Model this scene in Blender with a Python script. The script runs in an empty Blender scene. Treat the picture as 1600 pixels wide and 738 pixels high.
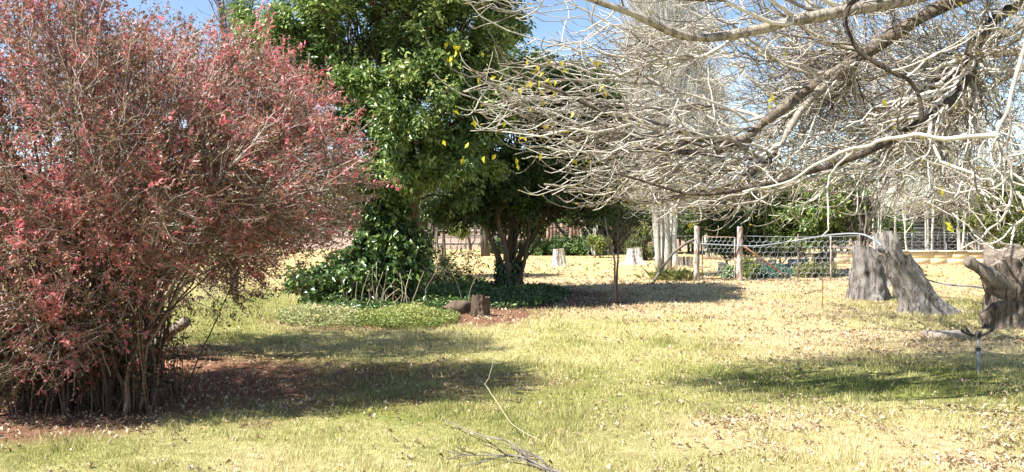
import bpy, math, random
import numpy as np
from mathutils import kdtree, Vector
R_ = math.radians
rng = np.random.default_rng(7)
random.seed(7)
C = bpy.context.scene.collection
SC = bpy.context.scene

# ------------------------------------------------------------------ camera, sky, sun, exposure
F = 1386.0            # focal length in photograph pixels (1600 wide)
HZ = 345.0            # horizon row
EYE = 1.6
cam_d = bpy.data.cameras.new('camera')
cam = bpy.data.objects.new('camera', cam_d)
C.objects.link(cam)
cam.location = (0, 0, EYE)
cam.rotation_euler = (R_(90), 0, 0)
cam_d.sensor_width = 36.0
cam_d.lens = 36.0 * F / 1600.0
cam_d.shift_y = -(369.0 - HZ) / 1600.0
cam_d.clip_start = 0.05
cam_d.clip_end = 3000
SC.camera = cam

SUN_EL = 52.0
sx, sy = -1.0, -0.45
n_ = math.hypot(sx, sy); sx /= n_; sy /= n_
to_sun = Vector((sx * math.cos(R_(SUN_EL)), sy * math.cos(R_(SUN_EL)), math.sin(R_(SUN_EL))))
w = bpy.data.worlds.new('World'); SC.world = w; w.use_nodes = True
nt = w.node_tree
bg = nt.nodes['Background']
sky = nt.nodes.new('ShaderNodeTexSky')
sky.sky_type = 'NISHITA'; sky.sun_disc = False
sky.sun_elevation = R_(SUN_EL)
sky.sun_rotation = math.atan2(to_sun.x, to_sun.y)
sky.altitude = 1300; sky.air_density = 1.0; sky.dust_density = 0.4; sky.ozone_density = 1.5
nt.links.new(sky.outputs[0], bg.inputs[0])
bg.inputs[1].default_value = 0.085
sun_d = bpy.data.lights.new('sun', 'SUN'); sun = bpy.data.objects.new('sun', sun_d); C.objects.link(sun)
sun_d.energy = 5.0; sun_d.angle = R_(0.53); sun_d.color = (1.0, 0.965, 0.90)
sun.rotation_euler = to_sun.to_track_quat('Z', 'Y').to_euler()
SC.view_settings.view_transform = 'Standard'
SC.view_settings.look = 'None'
SC.view_settings.exposure = 1.36
SC.view_settings.gamma = 1.0
SC.cycles.max_bounces = 8
SC.cycles.transparent_max_bounces = 8
SC.cycles.sample_clamp_indirect = 6.0

# ------------------------------------------------------------------ helpers
def at(px, py, d):
    return np.array(((px - 800) / F * d, d, EYE + (HZ - py) / F * d))
def gd(py):
    return EYE * F / (py - HZ)
def gp(px, py):
    d = gd(py); return np.array(((px - 800) / F * d, d, 0.0))

def unit(v):
    return v / np.maximum(np.linalg.norm(v, axis=-1, keepdims=True), 1e-9)

# smooth value noise, numpy
_lat = rng.random((256, 256))
def vnoise(x, y, s=1.0, o=0.0):
    x = np.asarray(x) / s + 37.3 + o; y = np.asarray(y) / s + 71.9 + o * 1.7
    xi = np.floor(x).astype(int); yi = np.floor(y).astype(int)
    fx = x - xi; fy = y - yi
    fx = fx * fx * (3 - 2 * fx); fy = fy * fy * (3 - 2 * fy)
    a = _lat[xi & 255, yi & 255]; b = _lat[(xi + 1) & 255, yi & 255]
    c = _lat[xi & 255, (yi + 1) & 255]; d = _lat[(xi + 1) & 255, (yi + 1) & 255]
    return (a * (1 - fx) + b * fx) * (1 - fy) + (c * (1 - fx) + d * fx) * fy
def fbm(x, y, s, o=0.0, n=4):
    v = 0; a = 0.5; t = 0
    for i in range(n):
        v = v + a * vnoise(x, y, s / 2 ** i, o + i * 13.1); t += a; a *= 0.55
    return v / t
def sstep(a, b, x):
    t = np.clip((x - a) / (b - a), 0, 1); return t * t * (3 - 2 * t)

class Buf:
    def __init__(s):
        s.V = []; s.F = []; s.A = []; s.n = 0
    def add(s, V, F, tint=0.5):
        V = np.asarray(V, float).reshape(-1, 3); F = np.asarray(F, int)
        s.V.append(V); s.F.append(F + s.n)
        t = np.broadcast_to(np.asarray(tint, float), (len(V),)) if np.ndim(tint) < 1 or len(np.atleast_1d(tint)) != len(V) else np.asarray(tint, float)
        s.A.append(t); s.n += len(V)
        return s
    def mesh(s, name, origin=(0, 0, 0), smooth=False):
        V = np.concatenate(s.V) - np.asarray(origin, float)
        A = np.concatenate(s.A)
        me = bpy.data.meshes.new(name)
        me.vertices.add(len(V)); me.vertices.foreach_set('co', V.astype(np.float32).ravel())
        li = np.concatenate([f.ravel() for f in s.F]).astype(np.int32)
        lt = np.concatenate([np.full(len(f), f.shape[1], np.int32) for f in s.F])
        ls = np.concatenate(([0], np.cumsum(lt)[:-1])).astype(np.int32)
        me.loops.add(len(li)); me.loops.foreach_set('vertex_index', li)
        me.polygons.add(len(lt)); me.polygons.foreach_set('loop_start', ls)
        me.update(calc_edges=True)
        at_ = me.attributes.new('tint', 'FLOAT', 'POINT'); at_.data.foreach_set('value', A.astype(np.float32))
        if smooth:
            me.polygons.foreach_set('use_smooth', np.ones(len(lt), bool))
        return me

def tag(o, label=None, cat=None, group=None, kind=None):
    if label: o['label'] = label
    if cat: o['category'] = cat
    if group: o['group'] = group
    if kind: o['kind'] = kind
    return o
def thing(name, loc, label, cat, group=None):
    o = bpy.data.objects.new(name, None); C.objects.link(o); o.location = tuple(loc)
    o.empty_display_size = 0.2
    return tag(o, label, cat, group)
def root_loc(o):
    l = np.zeros(3)
    while o is not None:
        l += np.array(o.location); o = o.parent
    return l
def mk(name, buf, mat, parent=None, smooth=False, kind=None, label=None, cat=None, group=None, loc=None):
    if parent is not None: org = root_loc(parent)
    else: org = np.zeros(3) if loc is None else np.asarray(loc, float)
    me = buf.mesh(name, org, smooth)
    me.materials.append(mat)
    o = bpy.data.objects.new(name, me); C.objects.link(o)
    if parent is not None: o.parent = parent
    else: o.location = tuple(org)
    return tag(o, label, cat, group, kind)
def copy_tree(o, parent=None):
    c = o.copy(); C.objects.link(c); c.parent = parent
    for ch in list(o.children): copy_tree(ch, c)
    return c

# ---- tubes: P (T,n,3), Rr (T,n)
def tubes(buf, P, Rr, k=3, tint=None, cap=False):
    P = np.asarray(P, float); Rr = np.asarray(Rr, float)
    if P.ndim == 2: P = P[None]; Rr = Rr[None]
    T, n = P.shape[:2]
    if T == 0: return buf
    tg = unit(np.gradient(P, axis=1))
    mean = unit(P[:, -1] - P[:, 0])
    ax = np.zeros((T, 3)); ax[np.arange(T), np.argmin(np.abs(mean), axis=1)] = 1
    u = unit(np.cross(tg, ax[:, None, :])); v = np.cross(tg, u)
    an = np.arange(k) / k * 2 * math.pi
    ring = P[:, :, None, :] + Rr[:, :, None, None] * (np.cos(an)[None, None, :, None] * u[:, :, None, :] + np.sin(an)[None, None, :, None] * v[:, :, None, :])
    idx = np.arange(T * n * k).reshape(T, n, k)
    a = idx[:, :-1, :]; b = idx[:, 1:, :]
    a2 = np.roll(a, -1, axis=2); b2 = np.roll(b, -1, axis=2)
    Fq = np.stack([a, a2, b2, b], -1).reshape(-1, 4)
    if tint is None: tint = rng.random(T)
    tt = np.broadcast_to(np.asarray(tint, float).reshape(-1, 1), (T, n * k)).ravel()
    off = buf.n
    buf.add(ring.reshape(-1, 3), Fq, tt)
    if cap:
        for e in (0, -1):
            f = idx[:, e, :]
            if e == 0: f = f[:, ::-1]
            buf.F.append(f + off)
    return buf

def smooth_path(pts, n=24):
    """Catmull-Rom through pts -> n points"""
    p = np.asarray(pts, float)
    p = np.vstack([2 * p[0] - p[1], p, 2 * p[-1] - p[-2]])
    m = len(p) - 3
    t = np.linspace(0, m - 1e-6, n); i = t.astype(int); f = (t - i)[:, None]
    a, b, c, d = p[i], p[i + 1], p[i + 2], p[i + 3]
    return 0.5 * (2 * b + (c - a) * f + (2 * a - 5 * b + 4 * c - d) * f ** 2 + (3 * b - a - 3 * c + d) * f ** 3)
def jitter_path(P, amp):
    P = P.copy(); n = len(P)
    nz = np.cumsum(rng.normal(size=(n, 3)), axis=0); t = np.linspace(0, 1, n)[:, None]
    nz = nz - nz[0] * (1 - t) - nz[-1] * t
    nz /= max(1e-6, np.abs(nz).max())
    return P + nz * amp

def connect(P, Rr, targets, n=7, back=0.3, root=None, endbias=(0, 0, 0.3), endlen=0.5, wig=0.06, rk=0.011, rmin=0.004, rtip=None, tmin=0.15, startlen=0.6, outc=None):
    """grow one branch to every target from the best point of the branches P; returns new P,R"""
    T, m = P.shape[:2]
    i0 = int(m * tmin)
    nodes = P[:, i0:].reshape(-1, 3); tang = unit(np.gradient(P, axis=1))[:, i0:].reshape(-1, 3); rad = Rr[:, i0:].ravel()
    kd = kdtree.KDTree(len(nodes))
    for i, q in enumerate(nodes): kd.insert(q, i)
    kd.balance()
    root = nodes.mean(0) if root is None else np.asarray(root)
    q = targets + (root - targets) * back
    ids = np.array([kd.find(x)[1] for x in q])
    p0 = nodes[ids]; t0 = tang[ids]; r0 = rad[ids]
    L = np.linalg.norm(targets - p0, axis=1, keepdims=True)
    oc = root if outc is None else np.asarray(outc)
    e = unit(unit(targets - oc) * 0.7 + np.asarray(endbias) + rng.normal(size=targets.shape) * 0.25)
    d0 = unit(t0 + unit(targets - p0) * 0.8)
    s = np.linspace(0, 1, n)[None, :, None]
    h00 = 2 * s ** 3 - 3 * s ** 2 + 1; h10 = s ** 3 - 2 * s ** 2 + s; h01 = -2 * s ** 3 + 3 * s ** 2; h11 = s ** 3 - s ** 2
    Q = h00 * p0[:, None] + h10 * (d0 * L * startlen)[:, None] + h01 * targets[:, None] + h11 * (e * L * endlen)[:, None]
    w_ = np.cumsum(rng.normal(size=Q.shape), axis=1); w_ -= w_[:, :1]
    Q = Q + w_ * (L * wig)[:, None, :] * 0.35
    rs = np.minimum(r0 * 0.8, np.maximum(rmin, L[:, 0] * rk + rmin))
    re = rmin * 0.8 if rtip is None else rtip
    re = np.minimum(rs, re)
    RR = rs[:, None] + (re - rs)[:, None] * (np.linspace(0, 1, n)[None, :] ** 0.8)
    return Q, RR

def grow(P, Rr, per, ln, lnvar=0.4, ang=50, n=6, wig=0.15, trop0=(0, 0, 0), trop1=(0, 0, 0), r0=0.004, r1=0.002, tmin=0.2, tmax=1.0):
    T, m = P.shape[:2]
    K = int(T * per)
    pi = rng.integers(0, T, K); t = tmin + (tmax - tmin) * rng.random(K)
    f = t * (m - 1); i = np.minimum(f.astype(int), m - 2); fr = (f - i)[:, None]
    p = P[pi, i] * (1 - fr) + P[pi, i + 1] * fr
    d = unit(P[pi, i + 1] - P[pi, i])
    rp = Rr[pi, i]
    rv = unit(np.cross(d, rng.normal(size=d.shape)))
    a = np.radians(ang * (0.6 + 0.8 * rng.random(K)))[:, None]
    d = unit(d * np.cos(a) + rv * np.sin(a))
    L = ln * (1 - lnvar + 2 * lnvar * rng.random(K))
    st = (L / (n - 1))[:, None]
    out = [p]
    t0 = np.asarray(trop0, float); t1 = np.asarray(trop1, float)
    for s in range(n - 1):
        q = s / (n - 1)
        d = unit(d + rng.normal(size=d.shape) * wig + t0 * (1 - q) + t1 * q)
        p = p + d * st; out.append(p)
    Q = np.stack(out, 1)
    rs = np.minimum(rp * 0.85, r0); re = np.minimum(rs, r1)
    RR = rs[:, None] + (re - rs)[:, None] * np.linspace(0, 1, n)[None, :]
    return Q, RR

def leafquads(buf, pos, d, nrm, ln, wd, tint, fold=0.25, curl=0.15):
    """folded pointed leaves: 6 verts, 4 triangles as 2 quads"""
    K = len(pos)
    d = unit(d); s = unit(np.cross(d, nrm)); nn = np.cross(s, d)
    ln = np.broadcast_to(ln, (K,))[:, None]; wd = np.broadcast_to(wd, (K,))[:, None]
    b = pos; tip = pos + d * ln - nn * ln * curl
    l1 = pos + d * ln * 0.45 + s * wd * 0.5 + nn * wd * fold
    r1 = pos + d * ln * 0.45 - s * wd * 0.5 + nn * wd * fold
    V = np.stack([b, l1, tip, r1], 1).reshape(-1, 3)
    i = np.arange(K) * 4
    Fq = np.concatenate([np.stack([i, i + 1, i + 2], -1), np.stack([i, i + 2, i + 3], -1)])
    buf.add(V, Fq, np.repeat(np.broadcast_to(tint, (K,)), 4))
    return buf

def leaves_on(buf, P, per, ln, wd, lnvar=0.35, out=0.9, up=0.7, droop=0.0, tmin=0.2, tint=None, sc=0.0, fold=0.25, rnd=0.5):
    T, m = P.shape[:2]; K = int(T * per)
    pi = rng.integers(0, T, K); f = (tmin + (1 - tmin) * rng.random(K)) * (m - 1)
    i = np.minimum(f.astype(int), m - 2); fr = (f - i)[:, None]
    p = P[pi, i] * (1 - fr) + P[pi, i + 1] * fr
    d = unit(P[pi, i + 1] - P[pi, i])
    rv = unit(np.cross(d, rng.normal(size=d.shape)))
    ld = unit(d * 0.6 + rv * out + np.array((0, 0, -droop)))
    nrm = unit(rng.normal(size=d.shape) * rnd + np.array((0, 0, up)))
    if sc: p = p + rng.normal(size=p.shape) * sc
    s = 1 - lnvar + 2 * lnvar * rng.random(K)
    if tint is None: tt = rng.random(K)
    else: tt = tint(p, K)
    leafquads(buf, p, ld, nrm, ln * s, wd * s, tt, fold)
    return buf

def in_blob(c, r, n, shell=0.0):
    v = unit(rng.normal(size=(n, 3))); q = rng.random(n) ** (1 / 3)
    if shell: q = shell + (1 - shell) * q
    return np.asarray(c) + v * q[:, None] * np.asarray(r)
def blob_targets(blobs, n, shell=0.0, dens=1.0):
    """blobs: (px,py,depth,rpx,rpy,rdepth[m],weight)"""
    vols = np.array([b[3] * b[4] * b[5] * (b[6] if len(b) > 6 else 1) for b in blobs]) ** (2 / 3) if dens == 1 else np.array([b[6] for b in blobs])
    vols = vols / vols.sum(); out = []
    for b, v in zip(blobs, vols):
        k = max(1, int(round(n * v)))
        out.append(in_blob(at(b[0], b[1], b[2]), (b[3] / F * b[2], b[5], b[4] / F * b[2]), k, shell))
    o = np.concatenate(out); o = o[o[:, 2] > 0.05]
    return o

def box(buf, c, s, rz=0.0, tint=0.5, bev=0.0, tilt=None):
    c = np.asarray(c, float); h = np.asarray(s, float) / 2
    if bev <= 0:
        V = np.array([(x, y, z) for z in (-1, 1) for x, y in ((-1, -1), (1, -1), (1, 1), (-1, 1))], float) * h
        Fq = np.array([(3, 2, 1, 0), (4, 5, 6, 7), (0, 1, 5, 4), (1, 2, 6, 5), (2, 3, 7, 6), (3, 0, 4, 7)])
        tri = None
    else:
        b = min(bev, *(h * 0.9)); V = []
        for z, e in ((-h[2], b), (-h[2] + b, 0), (h[2] - b, 0), (h[2], b)):
            for x, y in ((-1, -1), (1, -1), (1, 1), (-1, 1)): V.append((x * (h[0] - e), y * (h[1] - e), z))
        V = np.array(V); Fq = [(3, 2, 1, 0), (12, 13, 14, 15)]
        for l in range(3):
            for i in range(4):
                j = (i + 1) % 4; Fq.append((l * 4 + i, l * 4 + j, l * 4 + 4 + j, l * 4 + 4 + i))
        Fq = np.array(Fq)
    if tilt is not None:
        from mathutils import Euler
        M = np.array(Euler(tilt).to_matrix()); V = V @ M.T
    ca, sa = math.cos(rz), math.sin(rz)
    V = np.stack([V[:, 0] * ca - V[:, 1] * sa, V[:, 0] * sa + V[:, 1] * ca, V[:, 2]], 1) + c
    return buf.add(V, Fq, tint)

# ------------------------------------------------------------------ materials
def newmat(name):
    m = bpy.data.materials.new(name); m.use_nodes = True
    t = m.node_tree; b = t.nodes['Principled BSDF']
    return m, t, b
def ramp(t, cols, fac):
    r = t.nodes.new('ShaderNodeValToRGB'); e = r.color_ramp.elements
    while len(e) < len(cols): e.new(0.5)
    for i, (p, c) in enumerate(cols):
        e[i].position = p; e[i].color = (*c, 1)
    t.links.new(fac, r.inputs[0]); return r.outputs[0]
def noise(t, scale, detail=6, rough=0.6, vec=None, stretch=None):
    n = t.nodes.new('ShaderNodeTexNoise'); n.inputs['Scale'].default_value = scale
    n.inputs['Detail'].default_value = detail; n.inputs['Roughness'].default_value = rough
    tc = t.nodes.new('ShaderNodeTexCoord'); v = tc.outputs['Object']
    if stretch:
        mp = t.nodes.new('ShaderNodeMapping'); mp.inputs['Scale'].default_value = stretch
        t.links.new(v, mp.inputs[0]); v = mp.outputs[0]
    t.links.new(v, n.inputs['Vector']); return n.outputs['Fac']
def attr(t, name='tint'):
    a = t.nodes.new('ShaderNodeAttribute'); a.attribute_name = name; return a.outputs['Fac']
def mathn(t, op, a, b=None, clamp=False):
    m = t.nodes.new('ShaderNodeMath'); m.operation = op; m.use_clamp = clamp
    for i, x in enumerate((a, b)):
        if x is None: continue
        if isinstance(x, (int, float)): m.inputs[i].default_value = x
        else: t.links.new(x, m.inputs[i])
    return m.outputs[0]
def mixc(t, f, a, b, mode='MIX'):
    m = t.nodes.new('ShaderNodeMix'); m.data_type = 'RGBA'; m.blend_type = mode
    for i, x in ((0, f), (6, a), (7, b)):
        if isinstance(x, (int, float)): m.inputs[i].default_value = x
        elif isinstance(x, tuple): m.inputs[i].default_value = (*x, 1)
        else: t.links.new(x, m.inputs[i])
    return m.outputs[2]
def bump(t, b, h, s=0.5, dist=0.02):
    n = t.nodes.new('ShaderNodeBump'); n.inputs['Strength'].default_value = s; n.inputs['Distance'].default_value = dist
    t.links.new(h, n.inputs['Height']); t.links.new(n.outputs[0], b.inputs['Normal'])

def leaf_mat(name, cols, rough=0.4, trans=0.3, spec=0.5):
    m, t, b = newmat(name)
    c = ramp(t, cols, attr(t))
    t.links.new(c, b.inputs['Base Color']); b.inputs['Roughness'].default_value = rough
    b.inputs['Specular IOR Level'].default_value = spec
    tr = t.nodes.new('ShaderNodeBsdfTranslucent'); mx = t.nodes.new('ShaderNodeMixShader')
    c2 = mixc(t, 1.0, c, (1.0, 0.95, 0.45), 'MULTIPLY') if trans > 0.35 else c
    t.links.new(c2, tr.inputs[0]); mx.inputs[0].default_value = trans
    t.links.new(b.outputs[0], mx.inputs[1]); t.links.new(tr.outputs[0], mx.inputs[2])
    t.links.new(mx.outputs[0], t.nodes['Material Output'].inputs[0])
    return m
def bark_mat(name, dark, light, scale=12, stretch=(1, 1, 0.25), rough=0.85, bs=0.6, tintmix=0.4, dist=0.02, third=None, crack=0.0):
    m, t, b = newmat(name)
    n1 = noise(t, scale, 8, 0.65, stretch=stretch); n2 = noise(t, scale * 0.25, 3, 0.5)
    f = mathn(t, 'ADD', mathn(t, 'MULTIPLY', n1, 0.6), mathn(t, 'ADD', mathn(t, 'MULTIPLY', n2, 0.4), mathn(t, 'MULTIPLY', mathn(t, 'SUBTRACT', attr(t), 0.5), tintmix)))
    cols = [(0.3, dark), (0.68, light)]
    if third: cols = [(0.28, dark), (0.5, third), (0.7, light)]
    c = ramp(t, cols, f)
    hgt_ = n1
    if crack:
        n3 = noise(t, 16, 5, 0.6, stretch=(1.0, 1.0, 0.14))
        cr = ramp(t, [(0.36, (0, 0, 0)), (0.47, (1, 1, 1))], n3)
        c = mixc(t, mathn(t, 'MULTIPLY', mathn(t, 'SUBTRACT', 1.0, cr), crack), c, tuple(v * .45 for v in dark))
        n4 = noise(t, 75, 6, 0.75, stretch=(1, 1, .5))
        c = mixc(t, .6, c, ramp(t, [(0.4, (.35, .35, .35)), (.6, (1, 1, 1))], n4), 'MULTIPLY')
        hgt_ = mathn(t, 'ADD', mathn(t, 'ADD', mathn(t, 'MULTIPLY', n1, .4), cr), mathn(t, 'MULTIPLY', n4, .7))
    t.links.new(c, b.inputs['Base Color']); b.inputs['Roughness'].default_value = rough
    b.inputs['Specular IOR Level'].default_value = 0.2
    bump(t, b, hgt_, bs, dist); return m
def flat_mat(name, c1, c2, scale=8, rough=0.7, metal=0.0, bs=0.3, stretch=None, dist=0.01):
    m, t, b = newmat(name)
    n1 = noise(t, scale, 6, 0.6, stretch=stretch)
    f = mathn(t, 'ADD', n1, mathn(t, 'MULTIPLY', mathn(t, 'SUBTRACT', attr(t), 0.5), 0.4))
    t.links.new(ramp(t, [(0.35, c1), (0.65, c2)], f), b.inputs['Base Color'])
    b.inputs['Roughness'].default_value = rough; b.inputs['Metallic'].default_value = metal; b.inputs['Specular IOR Level'].default_value = .5 if metal else .2
    bump(t, b, n1, bs, dist); return m

M = {}
M['red_leaf'] = leaf_mat('red_leaf', [(0.0, (0.13, 0.11, 0.05)), (0.3, (0.30, 0.17, 0.11)), (0.55, (0.46, 0.21, 0.16)), (0.8, (0.62, 0.2, 0.19)), (1.0, (0.76, 0.19, 0.25))], 0.4, 0.35)
M['low_leaf'] = leaf_mat('low_leaf', [(0.0, (0.03, 0.05, 0.015)), (0.5, (0.07, 0.09, 0.03)), (0.8, (0.16, 0.06, 0.04)), (1.0, (0.4, 0.08, 0.08))], 0.4, 0.3)
M['red_twig'] = bark_mat('red_twig', (0.2, 0.13, 0.10), (0.6, 0.52, 0.46), 6, tintmix=0.9)
M['red_stem'] = bark_mat('red_stem', (0.06, 0.035, 0.024), (0.22, 0.15, 0.105), 16, tintmix=0.5)
M['privet_leaf'] = leaf_mat('privet_leaf', [(0.0, (0.055, 0.11, 0.04)), (0.4, (0.14, 0.23, 0.07)), (0.75, (0.3, 0.39, 0.105)), (1.0, (0.52, 0.56, 0.19))], 0.3, 0.3, 0.6)
M['dark_leaf'] = leaf_mat('dark_leaf', [(0.0, (0.02, 0.045, 0.015)), (0.5, (0.055, 0.105, 0.03)), (0.85, (0.15, 0.2, 0.045)), (1.0, (0.3, 0.34, 0.08))], 0.36, 0.2, 0.5)
M['ivy_leaf'] = leaf_mat('ivy_leaf', [(0.0, (0.03, 0.065, 0.022)), (0.6, (0.09, 0.165, 0.045)), (1.0, (0.27, 0.36, 0.10))], 0.3, 0.2, 0.6)
M['cover_leaf'] = leaf_mat('cover_leaf', [(0.0, (0.09, 0.12, 0.03)), (0.5, (0.22, 0.28, 0.06)), (1.0, (0.46, 0.46, 0.16))], 0.45, 0.35)
M['olive_leaf'] = leaf_mat('olive_leaf', [(0.0, (0.045, 0.06, 0.02)), (0.6, (0.13, 0.16, 0.045)), (1.0, (0.28, 0.3, 0.085))], 0.55, 0.3)
M['yellow_leaf'] = leaf_mat('yellow_leaf', [(0.0, (0.5, 0.38, 0.03)), (1.0, (0.75, 0.68, 0.06))], 0.45, 0.45)
M['dead_leaf'] = leaf_mat('dead_leaf', [(0.0, (0.13, 0.08, 0.05)), (0.35, (0.3, 0.2, 0.125)), (0.7, (0.48, 0.37, 0.25)), (1.0, (0.66, 0.54, 0.4))], 0.7, 0.15, 0.2)
M['grass'] = leaf_mat('grass', [(0.0, (0.14, 0.175, 0.05)), (0.3, (0.33, 0.34, 0.10)), (0.6, (0.56, 0.51, 0.22)), (1.0, (0.74, 0.64, 0.40))], 0.6, 0.3, 0.2)
M['strap_leaf'] = leaf_mat('strap_leaf', [(0.0, (0.12, 0.18, 0.05)), (0.6, (0.3, 0.34, 0.12)), (1.0, (0.6, 0.52, 0.28))], 0.5, 0.3)
M['blue_leaf'] = leaf_mat('blue_leaf', [(0.0, (0.04, 0.11, 0.07)), (1.0, (0.12, 0.26, 0.18))], 0.5, 0.2)
M['pale_bark'] = bark_mat('pale_bark', (0.17, 0.14, 0.11), (0.62, 0.575, 0.5), 26, (1, 1, 1), tintmix=0.6, bs=0.6, third=(0.43, 0.385, 0.32))
M['limb_bark'] = bark_mat('limb_bark', (0.10, 0.075, 0.055), (0.58, 0.51, 0.42), 16, (1, 1, 1), tintmix=0.5, bs=1.0, third=(0.34, 0.275, 0.21), crack=.5, dist=.03)
M['poplar_bark'] = bark_mat('poplar_bark', (0.3, 0.29, 0.25), (0.72, 0.7, 0.63), 5, (1, 1, 0.4), tintmix=0.4)
M['poplar_twig'] = bark_mat('poplar_twig', (0.42, 0.39, 0.33), (0.72, 0.69, 0.61), 3, tintmix=0.6)
M['brown_bark'] = bark_mat('brown_bark', (0.045, 0.03, 0.02), (0.2, 0.145, 0.10), 14, tintmix=0.3)
M['grey_bark'] = bark_mat('grey_bark', (0.06, 0.05, 0.042), (0.23, 0.2, 0.17), 10, tintmix=0.4)
M['cane'] = bark_mat('cane', (0.18, 0.15, 0.09), (0.45, 0.4, 0.26), 10, tintmix=0.5)
M['stump_grey'] = bark_mat('stump_grey', (0.19, 0.165, 0.145), (0.6, 0.57, 0.53), 6, (1, 1, 0.3), bs=1.0, dist=0.05, third=(0.37, 0.335, 0.3), tintmix=0.12, crack=.5)
M['stump_brown'] = bark_mat('stump_brown', (0.11, 0.08, 0.06), (0.52, 0.45, 0.37), 7, (1.2, 1.2, 0.3), bs=1.0, dist=0.05, third=(0.32, 0.265, 0.21), tintmix=0.15, crack=.6)
M['stump_white'] = bark_mat('stump_white', (0.6, 0.55, 0.5), (0.86, 0.83, 0.79), 7, (1.5, 1.5, 0.2), bs=0.9, dist=0.03, tintmix=0.2, crack=.5)
M['cut_wood'] = bark_mat('cut_wood', (0.11, 0.085, 0.065), (0.33, 0.27, 0.21), 12, (1, 1, 1), bs=0.8, tintmix=0.3)
M['shaded_red_wood'] = bark_mat('shaded_red_wood', (0.03, 0.022, 0.016), (0.17, 0.12, 0.085), 12, (1, 1, 0.3), bs=1.0, tintmix=0.3)  # red-brown wood, darkened to carry the tree shade on the small stump
M['rust'] = flat_mat('rust', (0.14, 0.05, 0.025), (0.38, 0.2, 0.12), 20, 0.8)
M['post_paint'] = flat_mat('post_paint', (0.2, 0.13, 0.095), (0.58, 0.53, 0.48), 11, 0.8, stretch=(1, 1, 0.5))
M['wire'] = flat_mat('wire', (0.3, 0.31, 0.32), (0.52, 0.53, 0.54), 12, 0.5, 0.3)
M['pipe'] = flat_mat('pipe', (0.16, 0.18, 0.2), (0.34, 0.37, 0.4), 5, 0.4)
M['sheet'] = flat_mat('sheet', (0.3, 0.4, 0.5), (0.5, 0.6, 0.7), 5, 0.35, 0.5)
M['dark_metal'] = flat_mat('dark_metal', (0.03, 0.03, 0.03), (0.09, 0.085, 0.08), 14, 0.5)
M['grey_metal'] = flat_mat('grey_metal', (0.22, 0.24, 0.25), (0.4, 0.42, 0.44), 14, 0.45, 0.4)
M['concrete'] = flat_mat('concrete', (0.34, 0.28, 0.22), (0.48, 0.41, 0.33), 12, 0.85, bs=0.6)
M['stone'] = flat_mat('stone', (0.57, 0.45, 0.28), (0.68, 0.56, 0.37), 5, 0.85, bs=0.6)
M['cap'] = flat_mat('cap', (0.42, 0.37, 0.3), (0.6, 0.55, 0.47), 5, 0.8)
M['dark_board'] = flat_mat('dark_board', (0.03, 0.03, 0.03), (0.07, 0.068, 0.066), 6, 0.8)
M['old_plank'] = flat_mat('old_plank', (0.12, 0.07, 0.05), (0.34, 0.24, 0.18), 8, 0.85, stretch=(1, 1, 0.2))
M['pink_wall'] = flat_mat('pink_wall', (0.42, 0.2, 0.15), (0.58, 0.33, 0.25), 5, 0.85)
M['white_paint'] = flat_mat('white_paint', (0.6, 0.6, 0.58), (0.8, 0.8, 0.78), 5, 0.6)

# ------------------------------------------------------------------ ground
def ell(x, y, c, r, soft=0.5, o=0.0, wob=0.35):
    q = np.sqrt(((x - c[0]) / r[0]) ** 2 + ((y - c[1]) / r[1]) ** 2) + (fbm(x, y, 0.9, o) - 0.5) * 2 * wob
    return 1 - sstep(1 - soft, 1 + soft, q)
def px_ell(x, y, px, py, rpx, y0, y1, soft=0.4, o=0.0, wob=0.35):
    d0, d1 = gd(y1), gd(y0); dc = gd(py)
    return ell(x, y, ((px - 800) / F * dc, (d0 + d1) / 2), (rpx / F * dc, (d1 - d0) / 2), soft, o, wob)
def masks(x, y):
    dirt = np.zeros_like(x)
    for a in ((190, 600, 330, 545, 700, 0.3, 1.0), (50, 655, 220, 640, 694, 0.4, 2.0), (760, 490, 90, 478, 512, 0.3, 3.0), (800, 470, 200, 448, 490, 0.4, 4.0),
              (560, 490, 120, 470, 520, 0.3, 9.0)):
        dirt = np.maximum(dirt, px_ell(x, y, *a))
    dirt = np.maximum(dirt, 0.75 * px_ell(x, y, 420, 590, 330, 560, 640, 0.6, 5.0, 0.8))
    tan = .55 * px_ell(x, y, 1450, 700, 420, 640, 800, 0.8, 8.0)
    for a in ((1250, 452, 330, 437, 472, 0.5, 6.0), (1330, 530, 230, 508, 560, 0.6, 7.0), (1200, 480, 300, 462, 505, 0.6, 8.5), (900, 452, 260, 436, 466, 0.4, 8.9)):
        tan = np.maximum(tan, px_ell(x, y, *a))
    tan = np.clip(tan + sstep(0.5, 0.8, fbm(x, y, 1.3, 21.0)) * 0.5, 0, 1)
    green = np.zeros_like(x)
    for a in ((1090, 537, 80, 526, 548, 0.3, 10.0), (410, 480, 130, 445, 540, 0.5, 11.0), (1400, 620, 420, 560, 680, 0.8, 12.0), (560, 620, 420, 560, 690, 0.7, 13.0), (1400, 470, 200, 455, 500, 0.7, 14.0), (100, 690, 200, 670, 730, 0.6, 15.0)):  # green patches; the broad right one also darkens grass along the branch shadow
        green = np.maximum(green, px_ell(x, y, *a))
    green = np.clip(green * 0.62 + sstep(0.5, 0.75, fbm(x, y, 1.0, 31.0)) * 0.45, 0, 1)
    dry = sstep(18.5, 24, y)                       # the pale dry lawn farther back
    return dirt, tan, green, dry
def hgt(x, y):
    h = (fbm(x, y, 1.6, 3.0) - 0.5) * 0.05 * (1 - sstep(18, 40, y)) + (fbm(x, y, 0.3, 4.0, 2) - 0.5) * 0.025 * (1 - sstep(9, 16, y))
    return h
def axis(segs):
    out = []
    for a, b, s in segs: out.append(np.arange(a, b, s))
    return np.concatenate(out + [[segs[-1][1]]])
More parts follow.
